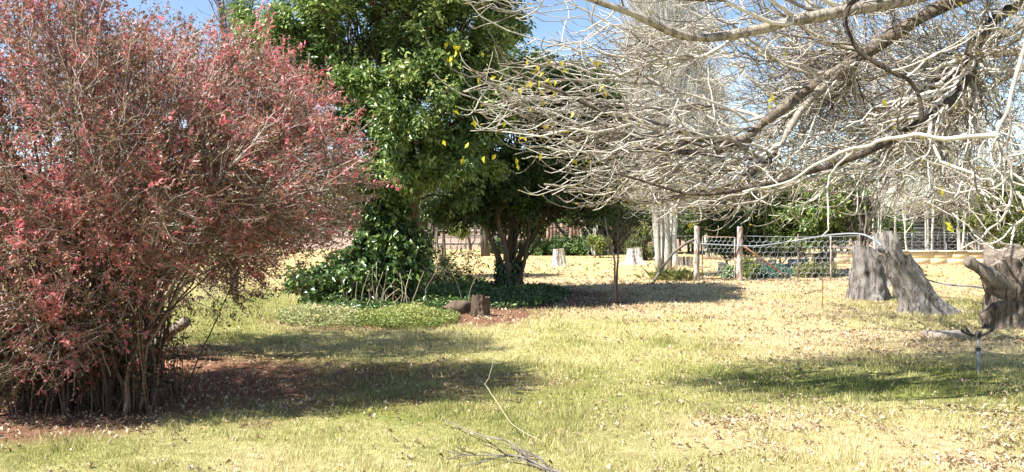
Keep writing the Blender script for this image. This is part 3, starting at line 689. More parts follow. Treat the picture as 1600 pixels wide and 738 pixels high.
# ------------------------------------------------------------------ the big bare tree
def bare_tree():
    base = np.array((9.6, 11.0, 0.0))
    root = thing('bare_tree', base, 'large leafless tree whose pale crooked branches hang in from the upper right', 'tree')
    fork = base + [-0.6, -0.3, 3.0]
    tb = Buf(); tubes(tb, smooth_path([base - [0, 0, .1], base + [-.1, 0, 1.2], base + [-.35, -.1, 2.2], fork, base + [-.8, -.3, 4.3]], 16)[None], np.linspace(0.55, 0.33, 16)[None] * (1 + .5 * np.exp(-np.arange(16) / 1.5))[None], 16)
    mk('trunk', tb, M['limb_bark'], root, smooth=True)
    S1 = fork + [-.3, 0, .6]; S2 = fork + [-.2, -.3, .2]; S3 = fork + [-.3, .2, 1.0]
    L = [  # (points, radius start, radius end)
        ([S1, at(1690, -60, 9.2), at(1500, -20, 8.6), at(1330, 18, 8.1), at(1240, 38, 7.9), at(1150, 58, 7.7), at(1075, 56, 7.6), at(1000, 28, 7.5), at(930, 2, 7.4), at(880, -10, 7.4)], .12, .022),
        ([S1, at(1640, -30, 9), at(1440, 30, 8.8), at(1320, 105, 8.7), at(1260, 142, 8.6), at(1200, 190, 8.5), at(1160, 222, 8.4), at(1095, 217, 8.2), at(1010, 197, 8), at(950, 174, 7.9), at(880, 143, 7.8), at(800, 110, 7.7)], .12, .012),
        ([at(1320, 105, 8.7), at(1262, 160, 8.5), at(1223, 215, 8.3), at(1202, 239, 8.2), at(1180, 258, 8.1), at(1130, 290, 8), at(1075, 308, 7.9), at(1000, 316, 7.8), at(925, 296, 7.7), at(850, 288, 7.6)], .06, .01),
        ([at(1160, 222, 8.4), at(1110, 240, 8.2), at(1040, 236, 8.1), at(950, 234, 8), at(885, 210, 7.9), at(825, 184, 7.8), at(770, 130, 7.8), at(735, 108, 7.7)], .045, .009),
        ([S2, at(1700, -90, 8.6), at(1500, -60, 8), at(1380, -30, 7.6), at(1320, 20, 7.4), at(1345, 75, 7.3), at(1400, 112, 7.2), at(1433, 135, 7.2), at(1440, 190, 7.1)], .036, .018),
        ([S1, at(1640, 0, 9.2), at(1530, 70, 8.6), at(1525, 100, 8.3), at(1495, 150, 8), at(1440, 192, 7.8), at(1380, 232, 7.6), at(1290, 262, 7.4), at(1180, 285, 7.3), at(1080, 300, 7.2), at(960, 270, 7.1)], .09, .012),
        ([S2, at(1680, -20, 7), at(1600, 70, 6.7), at(1580, 150, 6.5), at(1562, 212, 6.4), at(1584, 260, 6.35), at(1590, 300, 6.3), at(1570, 345, 6.3), at(1540, 368, 6.3), at(1500, 390, 6.3)], .03, .008),
        ([at(1562, 212, 6.4), at(1480, 212, 6.5), at(1420, 205, 6.6), at(1350, 228, 6.7), at(1290, 245, 6.8), at(1230, 290, 6.9), at(1160, 300, 7)], .028, .008),
        ([at(1590, 300, 6.3), at(1598, 340, 6.3), at(1590, 375, 6.3), at(1570, 390, 6.3)], .018, .007),
        ([S3, at(1700, -80, 11), at(1500, -60, 10.8), at(1350, -40, 10.6), at(1200, -20, 10.5), at(1100, 0, 10.4), at(1000, -20, 10.2)], .12, .03),
        ([S3, at(1650, 20, 11.5), at(1500, 90, 11.8), at(1380, 120, 12), at(1280, 170, 12), at(1180, 215, 12), at(1120, 245, 12), at(1050, 260, 12)], .10, .015),
        ([S3, at(1700, 60, 12), at(1560, 130, 12.8), at(1450, 190, 13.2), at(1350, 230, 13.5), at(1250, 250, 13.8)], .10, .015),
        ([at(1200, 190, 8.5), at(1140, 170, 8.7), at(1080, 165, 8.8), at(1000, 120, 8.9), at(930, 95, 9), at(860, 60, 9)], .03, .008),
        ([at(1150, 58, 9.1), at(1100, 90, 9), at(1030, 100, 8.9), at(950, 120, 8.8), at(880, 100, 8.7), at(820, 105, 8.6)], .03, .008),
        ([S2, at(1750, -160, 8), at(1500, -150, 7.5), at(1250, -120, 7.4), at(1050, -80, 7.4), at(930, -60, 7.5), at(840, -20, 7.6)], .13, .014),
        ([fork + [0, 0, 1.2], base + [-2.5, -1, 6], base + [-4.5, -2, 6.8], base + [-6.5, -2.2, 6.6]], .14, .03),
        ([fork + [0, 0, 1.2], base + [-2, 1.5, 5.6], base + [-3.5, 3.5, 6.2], base + [-5, 5.5, 6]], .14, .03),
        ([fork + [0, 0, 1.2], base + [-3, 2.0, 6.0], base + [-5.5, 3.6, 7.2], base + [-7.4, 4, 7.0]], .14, .03),
        ([fork + [0, 0, .8], base + [-1.5, 2.5, 4.2], base + [-3, 5, 4.4], base + [-4.4, 7.2, 4.3]], .12, .03),
    ]
    nP = 22
    P = []; Rr = []
    for pts, r0, r1 in L:
        p = jitter_path(smooth_path(pts, nP), 0.045); P.append(p); t_ = np.linspace(0, 1, nP) ** .8; r0 *= .72; Rr.append(r0 * (1 - t_) + r1 * .85 * t_)
    P = np.array(P); Rr = np.array(Rr)
    for i in range(len(P)):
        b_ = Buf(); q = smooth_path(P[i], 44); q = jitter_path(q, .01); r = np.interp(np.linspace(0, 1, 44), np.linspace(0, 1, nP), Rr[i]) * (1 + .12 * rng.normal(size=44) * (Rr[i].mean() > .02))
        tubes(b_, q[None], r[None], 8, cap=True); mk('limb', b_, M['limb_bark'] if L[i][1] > .032 else M['pale_bark'], root, smooth=True)
    cen = at(1700, 100, 10)
    # branch targets; weights by density
    fan = [(860, 190, 8, 100, 75, .7, 16), (960, 240, 7.9, 130, 70, .8, 23), (1060, 290, 7.8, 120, 50, .8, 18), (900, 290, 7.6, 75, 28, .5, 8), (930, 60, 9, 110, 60, .7, 12), (1040, 60, 9, 100, 80, .8, 6), (790, 130, 7.8, 55, 45, .5, 8), (760, 5, 8.6, 60, 22, .5, 5)]
    dense = [(1200, 120, 9.5, 120, 120, 1.6, 34), (1330, 110, 9.5, 130, 130, 2.2, 72), (1480, 110, 9.3, 150, 130, 2.4, 95), (1250, 240, 8.6, 140, 60, 1.4, 36), (1420, 240, 8.5, 150, 60, 1.6, 36), (1540, 260, 8, 70, 90, 1.4, 14), (1560, 60, 8.5, 80, 100, 1.8, 30)]
    up = [(1350, -150, 8.0, 350, 120, 2.0, 30), (1080, -120, 6.9, 160, 50, .6, 14), (1450, -80, 12, 300, 140, 2.6, 28), (1000, -60, 8.8, 120, 40, 1, 8), (1250, 60, 14, 300, 100, 2.0, 24), (1080, -150, 14.5, 260, 60, 1.8, 34), (1060, -85, 13.5, 180, 45, 1.5, 26), (1590, 220, 10.5, 60, 90, 1.2, 14)]
    low = [(1160, 310, 8, 110, 35, .9, 10), (1300, 300, 8, 110, 30, 1, 8), (1560, 320, 6.4, 35, 30, .3, 2), (1470, 300, 7.5, 80, 30, .8, 5)]
    P2, R2 = connect(P, Rr, blob_targets(fan + dense + up + low, 285, 0.0, dens=0), 11, 0.25, cen, (-.55, 0, -.05), endlen=.7, wig=.085, rk=.009, rmin=.0065, tmin=.25, startlen=.9)
    row_ = HZ + (EYE - P2[:, :, 2]) * F / P2[:, :, 1]; ok_ = (row_ < 385).all(1); P2, R2 = P2[ok_], R2[ok_]
    big = np.argsort(-(R2[:, 0] * np.linalg.norm(P2[:, -1] - P2[:, 0], axis=1)))
    for i in big:
        b_ = Buf(); tubes(b_, P2[i:i + 1], R2[i:i + 1], 6, cap=True); mk('branch', b_, M['pale_bark'], root, smooth=True)
    P3, R3 = connect(np.concatenate([P2]), R2, blob_targets(fan + dense + up + low, 1000, 0.0, dens=0), 9, 0.12, cen, (-.45, 0, .15), endlen=.8, wig=.10, rk=.006, rmin=.0056, tmin=.1, startlen=.9)
    # crooked twigs that sag and then hook upwards
    Pp = np.concatenate([P2[:, ::2][:, :6], P3[:, ::2][:, :5].repeat(1, 0)[:, [0, 1, 2, 3, 4, 4]]]) if False else None
    Pa, Ra = grow(P3, R3, 2.0, .42, .5, 42, 10, .15, (-.12, 0, -.20), (-.06, 0, .42), .0058, .0032, .15)
    Pb, Rb = grow(P2, R2, 3.6, .5, .5, 46, 10, .15, (-.12, 0, -.20), (-.06, 0, .42), .0060, .0032, .2)
    Pc, Rc = grow(Pa, Ra, .5, .22, .5, 48, 6, .18, (0, 0, -.1), (0, 0, .25), .0042, .003, .2)
    Pd, Rd = grow(P, Rr, 7.0, .7, .5, 50, 10, .24, (-.04, 0, -.06), (-.02, 0, .2), .009, .0045, .35)
    # long hanging shoots of the lower curtain
    ok = (P2[:, -1, 2] < 2.3) & (P2[:, -1, 1] < 9.5)
    Pe, Re = grow(P2[ok], R2[ok], 1.6, .75, .4, 50, 9, .1, (0, 0, -.28), (-.05, 0, .12), .0065, .004, .3)
    sk = rng.random(len(Pe)) < 1; Pe, Re = Pe[sk], Re[sk]
    tb = Buf()
    def fl(Q):
        row = HZ + (EYE - Q[:, :, 2]) * F / np.maximum(Q[:, :, 1], 1); col = 800 + Q[:, :, 0] * F / np.maximum(Q[:, :, 1], 1)
        lim = np.interp(col, [700, 1000, 1080, 1420, 1500, 1600], [300, 345, 372, 372, 392, 405]); return (row < lim).all(1)
    for Q, RR, k in ((P3, R3, 5), (Pa, Ra, 4), (Pb, Rb, 4), (Pd, Rd, 4), (Pc, Rc, 3), (Pe, Re, 4)):
        o = fl(Q); tubes(tb, Q[o], RR[o], k)
    mk('twigs', tb, M['pale_bark'], root, kind='stuff', smooth=True)
    # fine grey-brown dead twigs among the heavy branches
    far_ = P2[:, -1, 1] > 8.9; Pf, Rf = grow(P2[far_], R2[far_], 13, .5, .5, 55, 7, .22, (0, 0, -.1), (0, 0, .25), .0045, .0028, .1)
    Pg, Rg = grow(P3[P3[:, -1, 1] > 9.3], R3[P3[:, -1, 1] > 9.3], 4, .4, .5, 55, 7, .22, (0, 0, -.1), (0, 0, .25), .0045, .003, .1); o_ = fl(Pg); b2_ = Buf(); tubes(b2_, Pg[o_], Rg[o_], 3); mk('fine_twigs', b2_, M['pale_bark'], root, kind='stuff')
    b_ = Buf(); tubes(b_, Pf, Rf, 3); mk('dead_twigs', b_, M['grey_bark'], root, kind='stuff')
    bd = Buf(); tp_ = np.concatenate([Pa, Pb]); tp_ = tp_[fl(tp_)]; tp_ = tp_[rng.random(len(tp_)) < .6]; dd_ = tp_[:, -1] - tp_[:, -2]
    for q_ in (0, 1): leafquads(bd, tp_[:, -1] - dd_ * .1, unit(dd_) + rng.normal(size=dd_.shape) * .2, rng.normal(size=dd_.shape), .028, .012, rng.random(len(tp_)) * .6, .3)
    mk('buds', bd, M['yellow_leaf'], root, kind='stuff')
    # remaining leaves, each one its own
    spots = [(712, 78, 7.7), (703, 88, 7.7), (708, 70, 7.7), (822, 128, 7.8), (858, 122, 7.8), (838, 105, 8), (928, 93, 8.9), (934, 96, 8.9), (944, 140, 8.2), (818, 215, 7.7), (862, 130, 7.8), (993, 124, 8.9), (1000, 128, 8.9), (1207, 155, 8.5), (1210, 158, 8.5), (1272, 262, 7.6), (1276, 258, 7.6), (1466, 290, 7), (1476, 347, 7), (1380, 156, 7.2), (1440, 208, 7), (1078, 349, 7.8),
             (848, 155, 7.8), (878, 95, 8.2), (776, 120, 7.8), (740, 187, 7.7), (806, 246, 7.7), (951, 295, 7.7), (1225, 80, 8.9), (1496, 5, 8)]
    spots = spots + [(px + rng.normal() * 4, py + rng.normal() * 4, d_) for px, py, d_ in spots[:19]] + [(690 + 220 * rng.random(), 70 + 190 * rng.random(), 7.75) for _ in range(26)]
    for px, py, d_ in spots:
        p = at(px, py, d_); lb = Buf()
        leafquads(lb, p[None], np.array([[rng.normal() * .5, rng.normal() * .3, -.8 + rng.normal() * .5]]), rng.normal(size=(1, 3)) + [0, -.8, .3], .055 + .03 * rng.random(), .03 + .015 * rng.random(), rng.random(), .3)
        mk('leaf', lb, M['yellow_leaf'], root)
bare_tree()

# ------------------------------------------------------------------ stumps
def ring_grid(buf, rings, tint):
    n, k = rings.shape[:2]; idx = np.arange(n * k).reshape(n, k)
    a = idx[:-1]; b_ = idx[1:]; a2 = np.roll(a, -1, 1); b2_ = np.roll(b_, -1, 1)
    buf.add(rings.reshape(-1, 3), np.stack([a, a2, b2_, b_], -1).reshape(-1, 4), tint)
def stump(name, label, base, h, r0, r1, lean=(0, 0), flare=0.5, nf=6, jag=0.06, mat='stump_grey', cut='cut_wood', group=None, rough=0.06, seed=0, tallside=None, k=96, n=34, cat='tree stump', squash=1.0):
    rs = np.random.default_rng(seed)
    root = thing(name, base, label, cat, group)
    th = np.arange(k) / k * 2 * np.pi
    ph = rs.random(6) * 6.28; am = rs.random(6)
    fl = 0.5 + 0.5 * np.cos(th * nf + ph[0] + 0.8 * np.sin(th + ph[1]))
    lob = 0.10 * am[0] * np.cos(2 * th + ph[2]) + 0.07 * np.cos(3 * th + ph[3]) + 0.05 * np.cos(5 * th + ph[4])
    topz = h * (1 + jag * (np.cos(th + ph[5]) + .5 * np.cos(3 * th + ph[1]) + .9 * (vnoise(th * 5, 0 * th, 1., seed) - .5)))
    if tallside is not None: topz = topz + h * tallside[1] * np.maximum(0, np.cos(th - tallside[0])) ** 2
    rings = []; tt = []
    for i in range(n):
        s = i / (n - 1)
        r = r0 + (r1 - r0) * s ** .7
        r = r * (1 + lob * (1 + .4 * s)) + r0 * flare * fl * np.exp(-s * 6.5) + r0 * .05 * np.cos(th * 11 + s * 3 + ph[3]) * (1 - .4 * s) + r0 * .05 * (vnoise(th * 9 + s * 1.2, s * 1.5 + 0 * th, 1.0, seed * 1.7) - .5) - r0 * .05 * sstep(.62, .8, vnoise(th * 4 + s * .8, s * 2 + 0 * th, 1.0, seed * 2.9))
        r = r * (1 + rough * (vnoise(np.cos(th) * 3 + np.sin(th) * 2, s * 7 + np.sin(th) * 2, 1.0, seed * 3.3) - .5) * 2 + .006 * rs.normal(size=k))
        z = topz * s - .04 * (i == 0)
        ox = lean[0] * (s ** 1.1) * h; oy = lean[1] * s * h
        rings.append(np.stack([base[0] + np.cos(th) * r + ox, base[1] + np.sin(th) * r * squash + oy, z], 1)); tt.append(.5 + .35 * rs.normal(size=k) * .5)
    b_ = Buf(); ring_grid(b_, np.array(rings), np.clip(np.array(tt).ravel(), 0, 1)); mk('bark', b_, M[mat], root, smooth=False)
    top = rings[-1]; cen = top.mean(0); c_ = Buf(); rr = [top]
    for q in (.93, .75, .5, .25, .05):
        p = cen + (top - cen) * q; p[:, 2] = (top[:, 2] * q + cen[2] * (1 - q)) - .03 * h + rs.normal(size=k) * .012 * h; rr.append(p)
    ring_grid(c_, np.array(rr), .5); mk('cut_top', c_, M[cut], root)
    return root
bA = gp(1357, 468); stump('tree_stump', 'tall upright grey weathered stump on the lawn, left of the leaning one', bA, 1.04, .36, .31, (.02, .05), .25, 5, .06, seed=3, rough=.10)
bA2 = gp(1392, 448); stump('tree_stump', 'pale grey stump half hidden behind and between the two big weathered ones', bA2, 1.24, .36, .30, (-.05, .1), .3, 5, .07, seed=5)
bB = gp(1446, 488) + [0, -0.1, 0]; stump('tree_stump', 'grey weathered stump leaning to the left, split roots spreading at its foot', bB, 1.0, .35, .25, (-.5, .15), .6, 6, .07, seed=8, rough=.14, tallside=(0.3, .04))
bC = gp(1574, 512); rC = stump('tree_stump', 'brown fluted stump at the right edge with a broken knob on its left shoulder', bC, 1.05, .35, .31, (-.02, .05), .25, 6, .10, mat='stump_brown', seed=13, rough=.14, tallside=(1.8, .15))
kb = Buf(); kp = smooth_path([at(1575, 460, bC[1] - .05), at(1556, 440, bC[1] - .2), at(1538, 425, bC[1] - .25), at(1520, 413, bC[1] - .25), at(1509, 406, bC[1] - .25)], 10)
tubes(kb, kp[None], np.array([.2, .19, .16, .13, .1, .085, .08, .09, .095, .06])[None], 12, cap=True); mk('knob', kb, M['stump_brown'], rC)
for px, py, d_, l in ((873, 416, 0, 'slim pale sawn stump on the dry lawn, left of the flared one'), (991, 413, 0, 'wide pale sawn stump with flared roots, near the poplar')):
    g = gp(px, py); s_ = g[1] / F
    if px < 900: stump('pale_stump', l, g, 27 * s_, 11.5 * s_, 8.5 * s_, (0, 0), .15, 7, .015, 'stump_white', 'cut_wood', 'pale sawn stumps on the dry lawn', seed=21)
    else: stump('pale_stump', l, g, 25 * s_, 14 * s_, 11 * s_, (0, 0), .75, 6, .02, 'stump_white', 'cut_wood', 'pale sawn stumps on the dry lawn', seed=23)
for px, l, sd in ((1062, 'short grey log stood on end right of the poplar, left one of the pair', 31), (1075, 'short grey log stood on end right of the poplar, right one of the pair', 33)):
    g = gp(px, 416); s_ = g[1] / F; stump('log_stump', l, g, 15 * s_, 6.5 * s_, 6.5 * s_, (0, 0), .1, 5, .03, 'stump_grey', 'cut_wood', 'upright logs by the poplar', seed=sd)
g = gp(750, 495); s_ = g[1] / F; stump('small_stump', 'small red-brown sawn stump at the edge of the planted bed', g, 32 * s_, 13 * s_, 12.5 * s_, (.03, 0), .2, 5, .09, 'shaded_red_wood', 'cut_wood', seed=41)
g = gp(716, 492)
def rock(name, label, c, s, seed, mat, cat='rock', parent=None):
    rs = np.random.default_rng(seed); k, n = 18, 10; rings = []
    for i in range(n):
        ph = math.pi * i / (n - 1); th = np.arange(k) / k * 6.283
        r = max(.02, math.sin(ph) ** .7) * (1 + .5 * (vnoise(np.cos(th) * 2 + i * .4, np.sin(th) * 2, 1, seed) - .5) * 2 + .10 * rs.normal(size=k))
        rings.append(np.stack([np.cos(th) * r * s[0], np.sin(th) * r * s[1], np.full(k, -math.cos(ph) * s[2])], 1) + c)
    b_ = Buf(); ring_grid(b_, np.array(rings), .5); return mk(name, b_, M[mat], parent, label=label, cat=cat, loc=None if parent else c)
rock('log_chunk', 'rotten grey log chunk lying left of the small red-brown stump', g + [0, .05, .10], (.26, .18, .14), 4, 'brown_bark', 'log')

# ------------------------------------------------------------------ ground cover patches
def cover(name, label, ells, n, mat, h, sz, cat='ground cover'):
    bf = Buf(); st = 0
    tot = sum(e[2] for e in ells)
    for px0, px1, wgt, y0, y1, hh in ells:
        k = int(n * wgt / tot); px = px0 + (px1 - px0) * rng.random(k); d_ = gd(y1) + (gd(y0) - gd(y1)) * rng.random(k)
        u = (px - (px0 + px1) / 2) / ((px1 - px0) / 2); v = (d_ - (gd(y0) + gd(y1)) / 2) / ((gd(y0) - gd(y1)) / 2)
        x = (px - 800) / F * d_
        ed = u ** 2 + v ** 2 + (fbm(x, d_, .4, 5) - .5) * .8
        o = ed < 1; x, d2, ed = x[o], d_[o], ed[o]; K = len(x)
        H = hh * (1 - .6 * np.clip(ed, 0, 1)) * (.5 + fbm(x, d2, .35, 8))
        z = H * rng.random(K) ** .6
        pos = np.stack([x, d2, z], 1)
        d = np.stack([rng.normal(size=K), rng.normal(size=K), .3 + .4 * rng.random(K)], 1)
        nr = rng.normal(size=(K, 3)) * .6 + [0, -.2, .9]
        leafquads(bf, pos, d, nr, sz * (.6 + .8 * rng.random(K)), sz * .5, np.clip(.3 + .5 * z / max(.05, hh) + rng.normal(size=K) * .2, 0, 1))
    return mk(name, bf, M[mat], label=label, cat=cat, kind='stuff')
cover('bright_ground_cover', 'bright yellow-green leafy ground cover edging the bed', [(560, 718, 1.6, 490, 516, .22), (540, 640, .5, 492, 514, .16)], 13000, 'cover_leaf', .2, .045)
cover('dry_weed_patch', 'patchy half-dry weeds at the left end of the planted bed', [(432, 580, 1.0, 486, 516, .2)], 5000, 'strap_leaf', .2, .05)
cover('dark_ground_cover', 'dark green leafy ground cover spreading under the two green trees', [(470, 640, 1, 462, 496, .3), (600, 760, 1.6, 455, 494, .28), (690, 890, 1.5, 450, 485, .2), (640, 790, 1, 448, 470, .3)], 26000, 'ivy_leaf', .2, .075)

# brown half-dry weeds right of the privet stems
def weeds():
    g0 = gp(690, 455); root = thing('dry_weed', g0, 'thin half-dry weed stems with sparse drooping leaves standing between the two green trees', 'weeds')
    K = 70; px = 640 + 95 * rng.random(K); P = []
    for q in px:
        g = gp(q, 450 + 14 * rng.random()); h = .35 + .75 * rng.random() * (1.2 if q < 690 else .7)
        P.append(jitter_path(smooth_path([g, g + [rng.normal() * .06, 0, h * .5], g + [rng.normal() * .2, 0, h]], 8), .03))
    P = np.array(P); Rr = np.linspace(.008, .004, 8)[None].repeat(K, 0); P3, R3 = grow(P, Rr, 5, .25, .5, 50, 5, .15, (0, 0, .1), (0, 0, -.1), .004, .003, .3)
    b_ = Buf(); tubes(b_, P, Rr, 4); tubes(b_, P3, R3, 3); mk('stems', b_, M['cane'], root, kind='stuff')
    lb = Buf(); leaves_on(lb, P3, 6, .09, .035, droop=.9); mk('foliage', lb, M['olive_leaf'], root, kind='stuff')
weeds()

# ------------------------------------------------------------------ sapling with a wire guard
def sapling():
    g = gp(962, 476); root = thing('sapling', g, 'thin leafless twin-stemmed sapling standing in the tree shade on the lawn', 'tree')
    d_ = g[1]; A_ = lambda px, py, q=0: at(px, py, d_ + q)
    tp = [[g, A_(961, 440), A_(959, 405), A_(950, 370), A_(945, 340)], [g + [.03, 0, 0], A_(964, 440), A_(966, 400), A_(965, 370), A_(968, 320)]]
    P = np.array([jitter_path(smooth_path(p, 12), .015) for p in tp]); Rr = np.array([np.linspace(.026, .012, 12)] * 2)
    stem_objs('trunk', P, Rr, M['grey_bark'], root, 7)
    P2, R2 = connect(P, Rr, blob_targets([(965, 370, d_, 42, 30, .45), (975, 350, d_, 40, 30, .4)], 20), 8, .35, g + [0, 0, .6], (0, 0, .5), rk=.006, rmin=.004, tmin=.5)
    P3, R3 = grow(P2, R2, 4, .3, .4, 35, 6, .12, (0, 0, .1), (0, 0, .1), .0035, .002)
    b_ = Buf(); tubes(b_, P2, R2, 4); tubes(b_, P3, R3, 3); mk('twigs', b_, M['grey_bark'], root, kind='stuff')
    wg = thing('wire_guard', g, 'low thin wire guard ringing the foot of the sapling', 'wire guard')
    b_ = Buf(); k = 10
    for z in (.12, .3, .45):
        th = np.linspace(0, 2 * np.pi, 17); tubes(b_, np.stack([g[0] + np.cos(th) * .16, g[1] + np.sin(th) * .16, np.full(17, z)], 1)[None], np.full((1, 17), .0018), 3)
    mk('ring_wires', b_, M['wire'], wg)
    for i in range(k):
        th = i / k * 6.283; q = Buf(); x, y = g[0] + math.cos(th) * .16, g[1] + math.sin(th) * .16
        tubes(q, np.array([[(x, y, 0), (x, y, .25), (x, y, .5)]]), np.full((1, 3), .002), 4); mk('upright_wire', q, M['rust'], wg)
sapling()

# ------------------------------------------------------------------ poplars
def poplar(name, label, base, h, wd, nst, spread, group, ntw=700, r=.07, dense=1.0, trunkh=1.5):
    root = thing(name, base, label, 'tree', group)
    P = []; Rs = []
    for i in range(nst):
        a = rng.random() * 6.28; o = np.array((math.cos(a), math.sin(a), 0)) * spread * rng.random() ** .5
        lean = (o * 1.2 + [rng.normal() * .12, rng.normal() * .12, 0]) * min(1, wd)
        hh = h * (.7 + .3 * rng.random())
        P.append(jitter_path(smooth_path([base + o, base + o + lean * .5 + [0, 0, hh * .25], base + o + lean + [0, 0, hh * .6], base + o + lean * .9 + [0, 0, hh]], 14), .05)); Rs.append(np.linspace(r * (.7 + .5 * rng.random()), .01, 14))
    P = np.array(P); Rs = np.array(Rs); stem_objs('trunk', P, Rs, M['poplar_bark'], root, 8)
    K = ntw; z = trunkh + (h - trunkh) * rng.random(K) ** .9 * .95; rad = wd * np.sqrt(rng.random(K)) * np.clip(1.25 - (z / h) ** 1.5, .15, 1) * np.clip((z - trunkh * .6) / 1.2, .25, 1)
    a = rng.random(K) * 6.28; tg = np.stack([base[0] + np.cos(a) * rad, base[1] + np.sin(a) * rad, z + .3], 1)
    P2, R2 = connect(P, Rs, tg, 7, .0, base, (0, 0, 2.2), endlen=.8, rk=.008, rmin=.005, tmin=.1, wig=.05, outc=base)
    # nearest attach is level with the target: pull start down
    P3, R3 = grow(P2, R2, 4.5 * dense, .8, .4, 22, 6, .07, (0, 0, .25), (0, 0, .3), .011, .006, .2)
    P4, R4 = grow(P3, R3, 1.3 * dense, .5, .4, 25, 5, .08, (0, 0, .25), (0, 0, .3), .008, .005, .2)
    b_ = Buf(); tubes(b_, P2, R2, 4); tubes(b_, P3, R3, 3); tubes(b_, P4, R4, 3); mk('twigs', b_, M['poplar_twig'], root, kind='stuff')
    return root
PG = 'bare white poplars'
poplar('poplar_tree', 'tall broad bare poplar with a cluster of white trunks beside the gate', gp(1042, 432), 10.5, 1.35, 9, .34, PG, 1300, .085, 1.1, 1.6)
poplar('poplar_tree', 'bare poplar showing farther back, just right of the broad white-trunked one', at(1112, 0, 38) * [1, 1, 0], 7.6, 1.1, 6, .25, PG, 500, .08, 1.0, 1.8)
for i, (px, d_, h, wd, nst, lb_) in enumerate([
    (1372, 33, 6.2, .7, 3, 'bare white poplar rising just right of the arching dark shrub'),
    (1402, 34, 6.6, .6, 3, 'forked bare white poplar above the upright grey stump'),
    (1420, 36, 6.4, .6, 2, 'slim white poplar behind the leaning stump'),
    (1452, 33, 6.8, .8, 5, 'many-stemmed bare poplar in front of the dark shed'),
    (1478, 35, 6.8, .6, 1, 'single straight white poplar trunk right of the dark shed'),
    (1502, 33, 6.6, .8, 4, 'bare white poplar cluster, second from the right above the low wall'),
    (1528, 36, 6.4, .8, 4, 'rightmost bare white poplar above the low wall')]):
    poplar('poplar_tree', lb_, at(px, 0, d_) * [1, 1, 0], h, wd, nst, .12 if nst > 1 else .02, PG, 190, .045, .8, 1.5)

# ------------------------------------------------------------------ fence, gate and wall
def rod(name, a, b, r, mat, parent=None, k=8, **kw):
    b_ = Buf(); s = np.linspace(0, 1, 5)[:, None]; tubes(b_, (np.asarray(a) * (1 - s) + np.asarray(b) * s)[None], np.full((1, 5), r), k, cap=True)
    return mk(name, b_, M[mat], parent, smooth=False, **kw)
dF = gd(440)
gl, gr_ = at(1088, 0, dF) * [1, 1, 0], at(1155, 0, dF) * [1, 1, 0]
PZ = EYE + (HZ - 355) / F * dF
def post(base, h, r, label):
    rs = np.random.default_rng(int(base[0] * 100)); k = 12; rings = []
    for i in range(12):
        th = np.arange(k) / k * 6.283; s = i / 11
        rr = r * (1.08 - .12 * s) * (1 + .05 * rs.normal(size=k) + .06 * np.cos(3 * th + s)); rings.append(np.stack([base[0] + np.cos(th) * rr + .02 * s, base[1] + np.sin(th) * rr, np.full(k, h * s) + (i == 11) * .02 * rs.normal(size=k)], 1))
    rings.append(rings[-1] * 0 + rings[-1].mean(0) + [0, 0, .01] + (rings[-1] - rings[-1].mean(0)) * .05)
    b_ = Buf(); ring_grid(b_, np.array(rings), np.clip(.5 + .3 * rs.normal(size=13 * k), 0, 1))
    return mk('gate_post', b_, M['post_paint'], label=label, cat='post', group='gate posts', loc=base)
post(gl, 1.45, .072, 'weathered whitish wooden post left of the wire gate')
post(gr_, 1.43, .08, 'weathered whitish wooden post between the wire gate and the hexagon wire fence')

def hexnet(buf, o, ux, W, H, cw, chh, r, jit=.004):
    """hexagonal netting in the plane o + ux*u + z*v"""
    ux = np.asarray(ux) / np.linalg.norm(ux); rows = int(H / (chh * .75)) + 1; cols = int(W / cw) + 1; seg = []
    for j in range(rows):
        for i in range(cols):
            cx = (i + .5 * (j % 2)) * cw; cz = j * chh * .75
            c = [(cx, cz + chh * .25), (cx + cw / 2, cz), (cx + cw / 2, cz - 0), (cx + cw, cz + chh * .25)]
            a = (cx, cz + chh * .25); b_ = (cx + cw / 2, cz); c2 = (cx + cw, cz + chh * .25); d2 = (cx, cz + chh * .75)
            seg += [(a, b_), (b_, c2), (a, d2)]
    P = []
    for a, b_ in seg:
        if max(a[0], b_[0]) > W or max(a[1], b_[1]) > H: continue
        P.append([(o + ux * q[0] + [0, 0, q[1]]) for q in (a, ((a[0] + b_[0]) / 2, (a[1] + b_[1]) / 2), b_)])
    P = np.array(P); nz = rng.normal(size=P.shape) * jit; nz[:, 1] *= 1; P = P + nz * [1, 1, .6]
    tubes(buf, P, np.full(P.shape[:2], r), 3)
def gate():
    root = thing('wire_gate', gl + [.16, 0, 0], 'narrow wire mesh garden gate with a thin rusty frame between the two whitish posts', 'gate')
    x0, x1 = gl[0] + .16, gr_[0] - .12; zt = EYE + (HZ - 370) / F * dF; zb = .07; y = dF
    for a, b_, nm_, mt in (((x0, y, zb), (x0, y, zt), 'stile', 'post_paint'), ((x1, y, zb), (x1, y, zt - .02), 'stile', 'post_paint'), ((x0, y, zt), (x1, y, zt - .02), 'rail', 'rust'), ((x0, y, zb), (x1, y, zb), 'rail', 'rust'), ((x0, y, .6), (x1, y, .58), 'rail', 'rust')):
        rod(nm_, a, b_, .019 if nm_ == 'stile' else .015, mt, root)
    b_ = Buf(); hexnet(b_, np.array((x0, y - .02, zb)), (1, 0, 0), x1 - x0, zt - zb, .12, .13, .0055); mk('wire_mesh', b_, M['wire'], root)
    rod('latch', (x1 - .08, y - .03, .75), (x1 + .12, y - .03, .75), .012, 'rust', root)
gate()
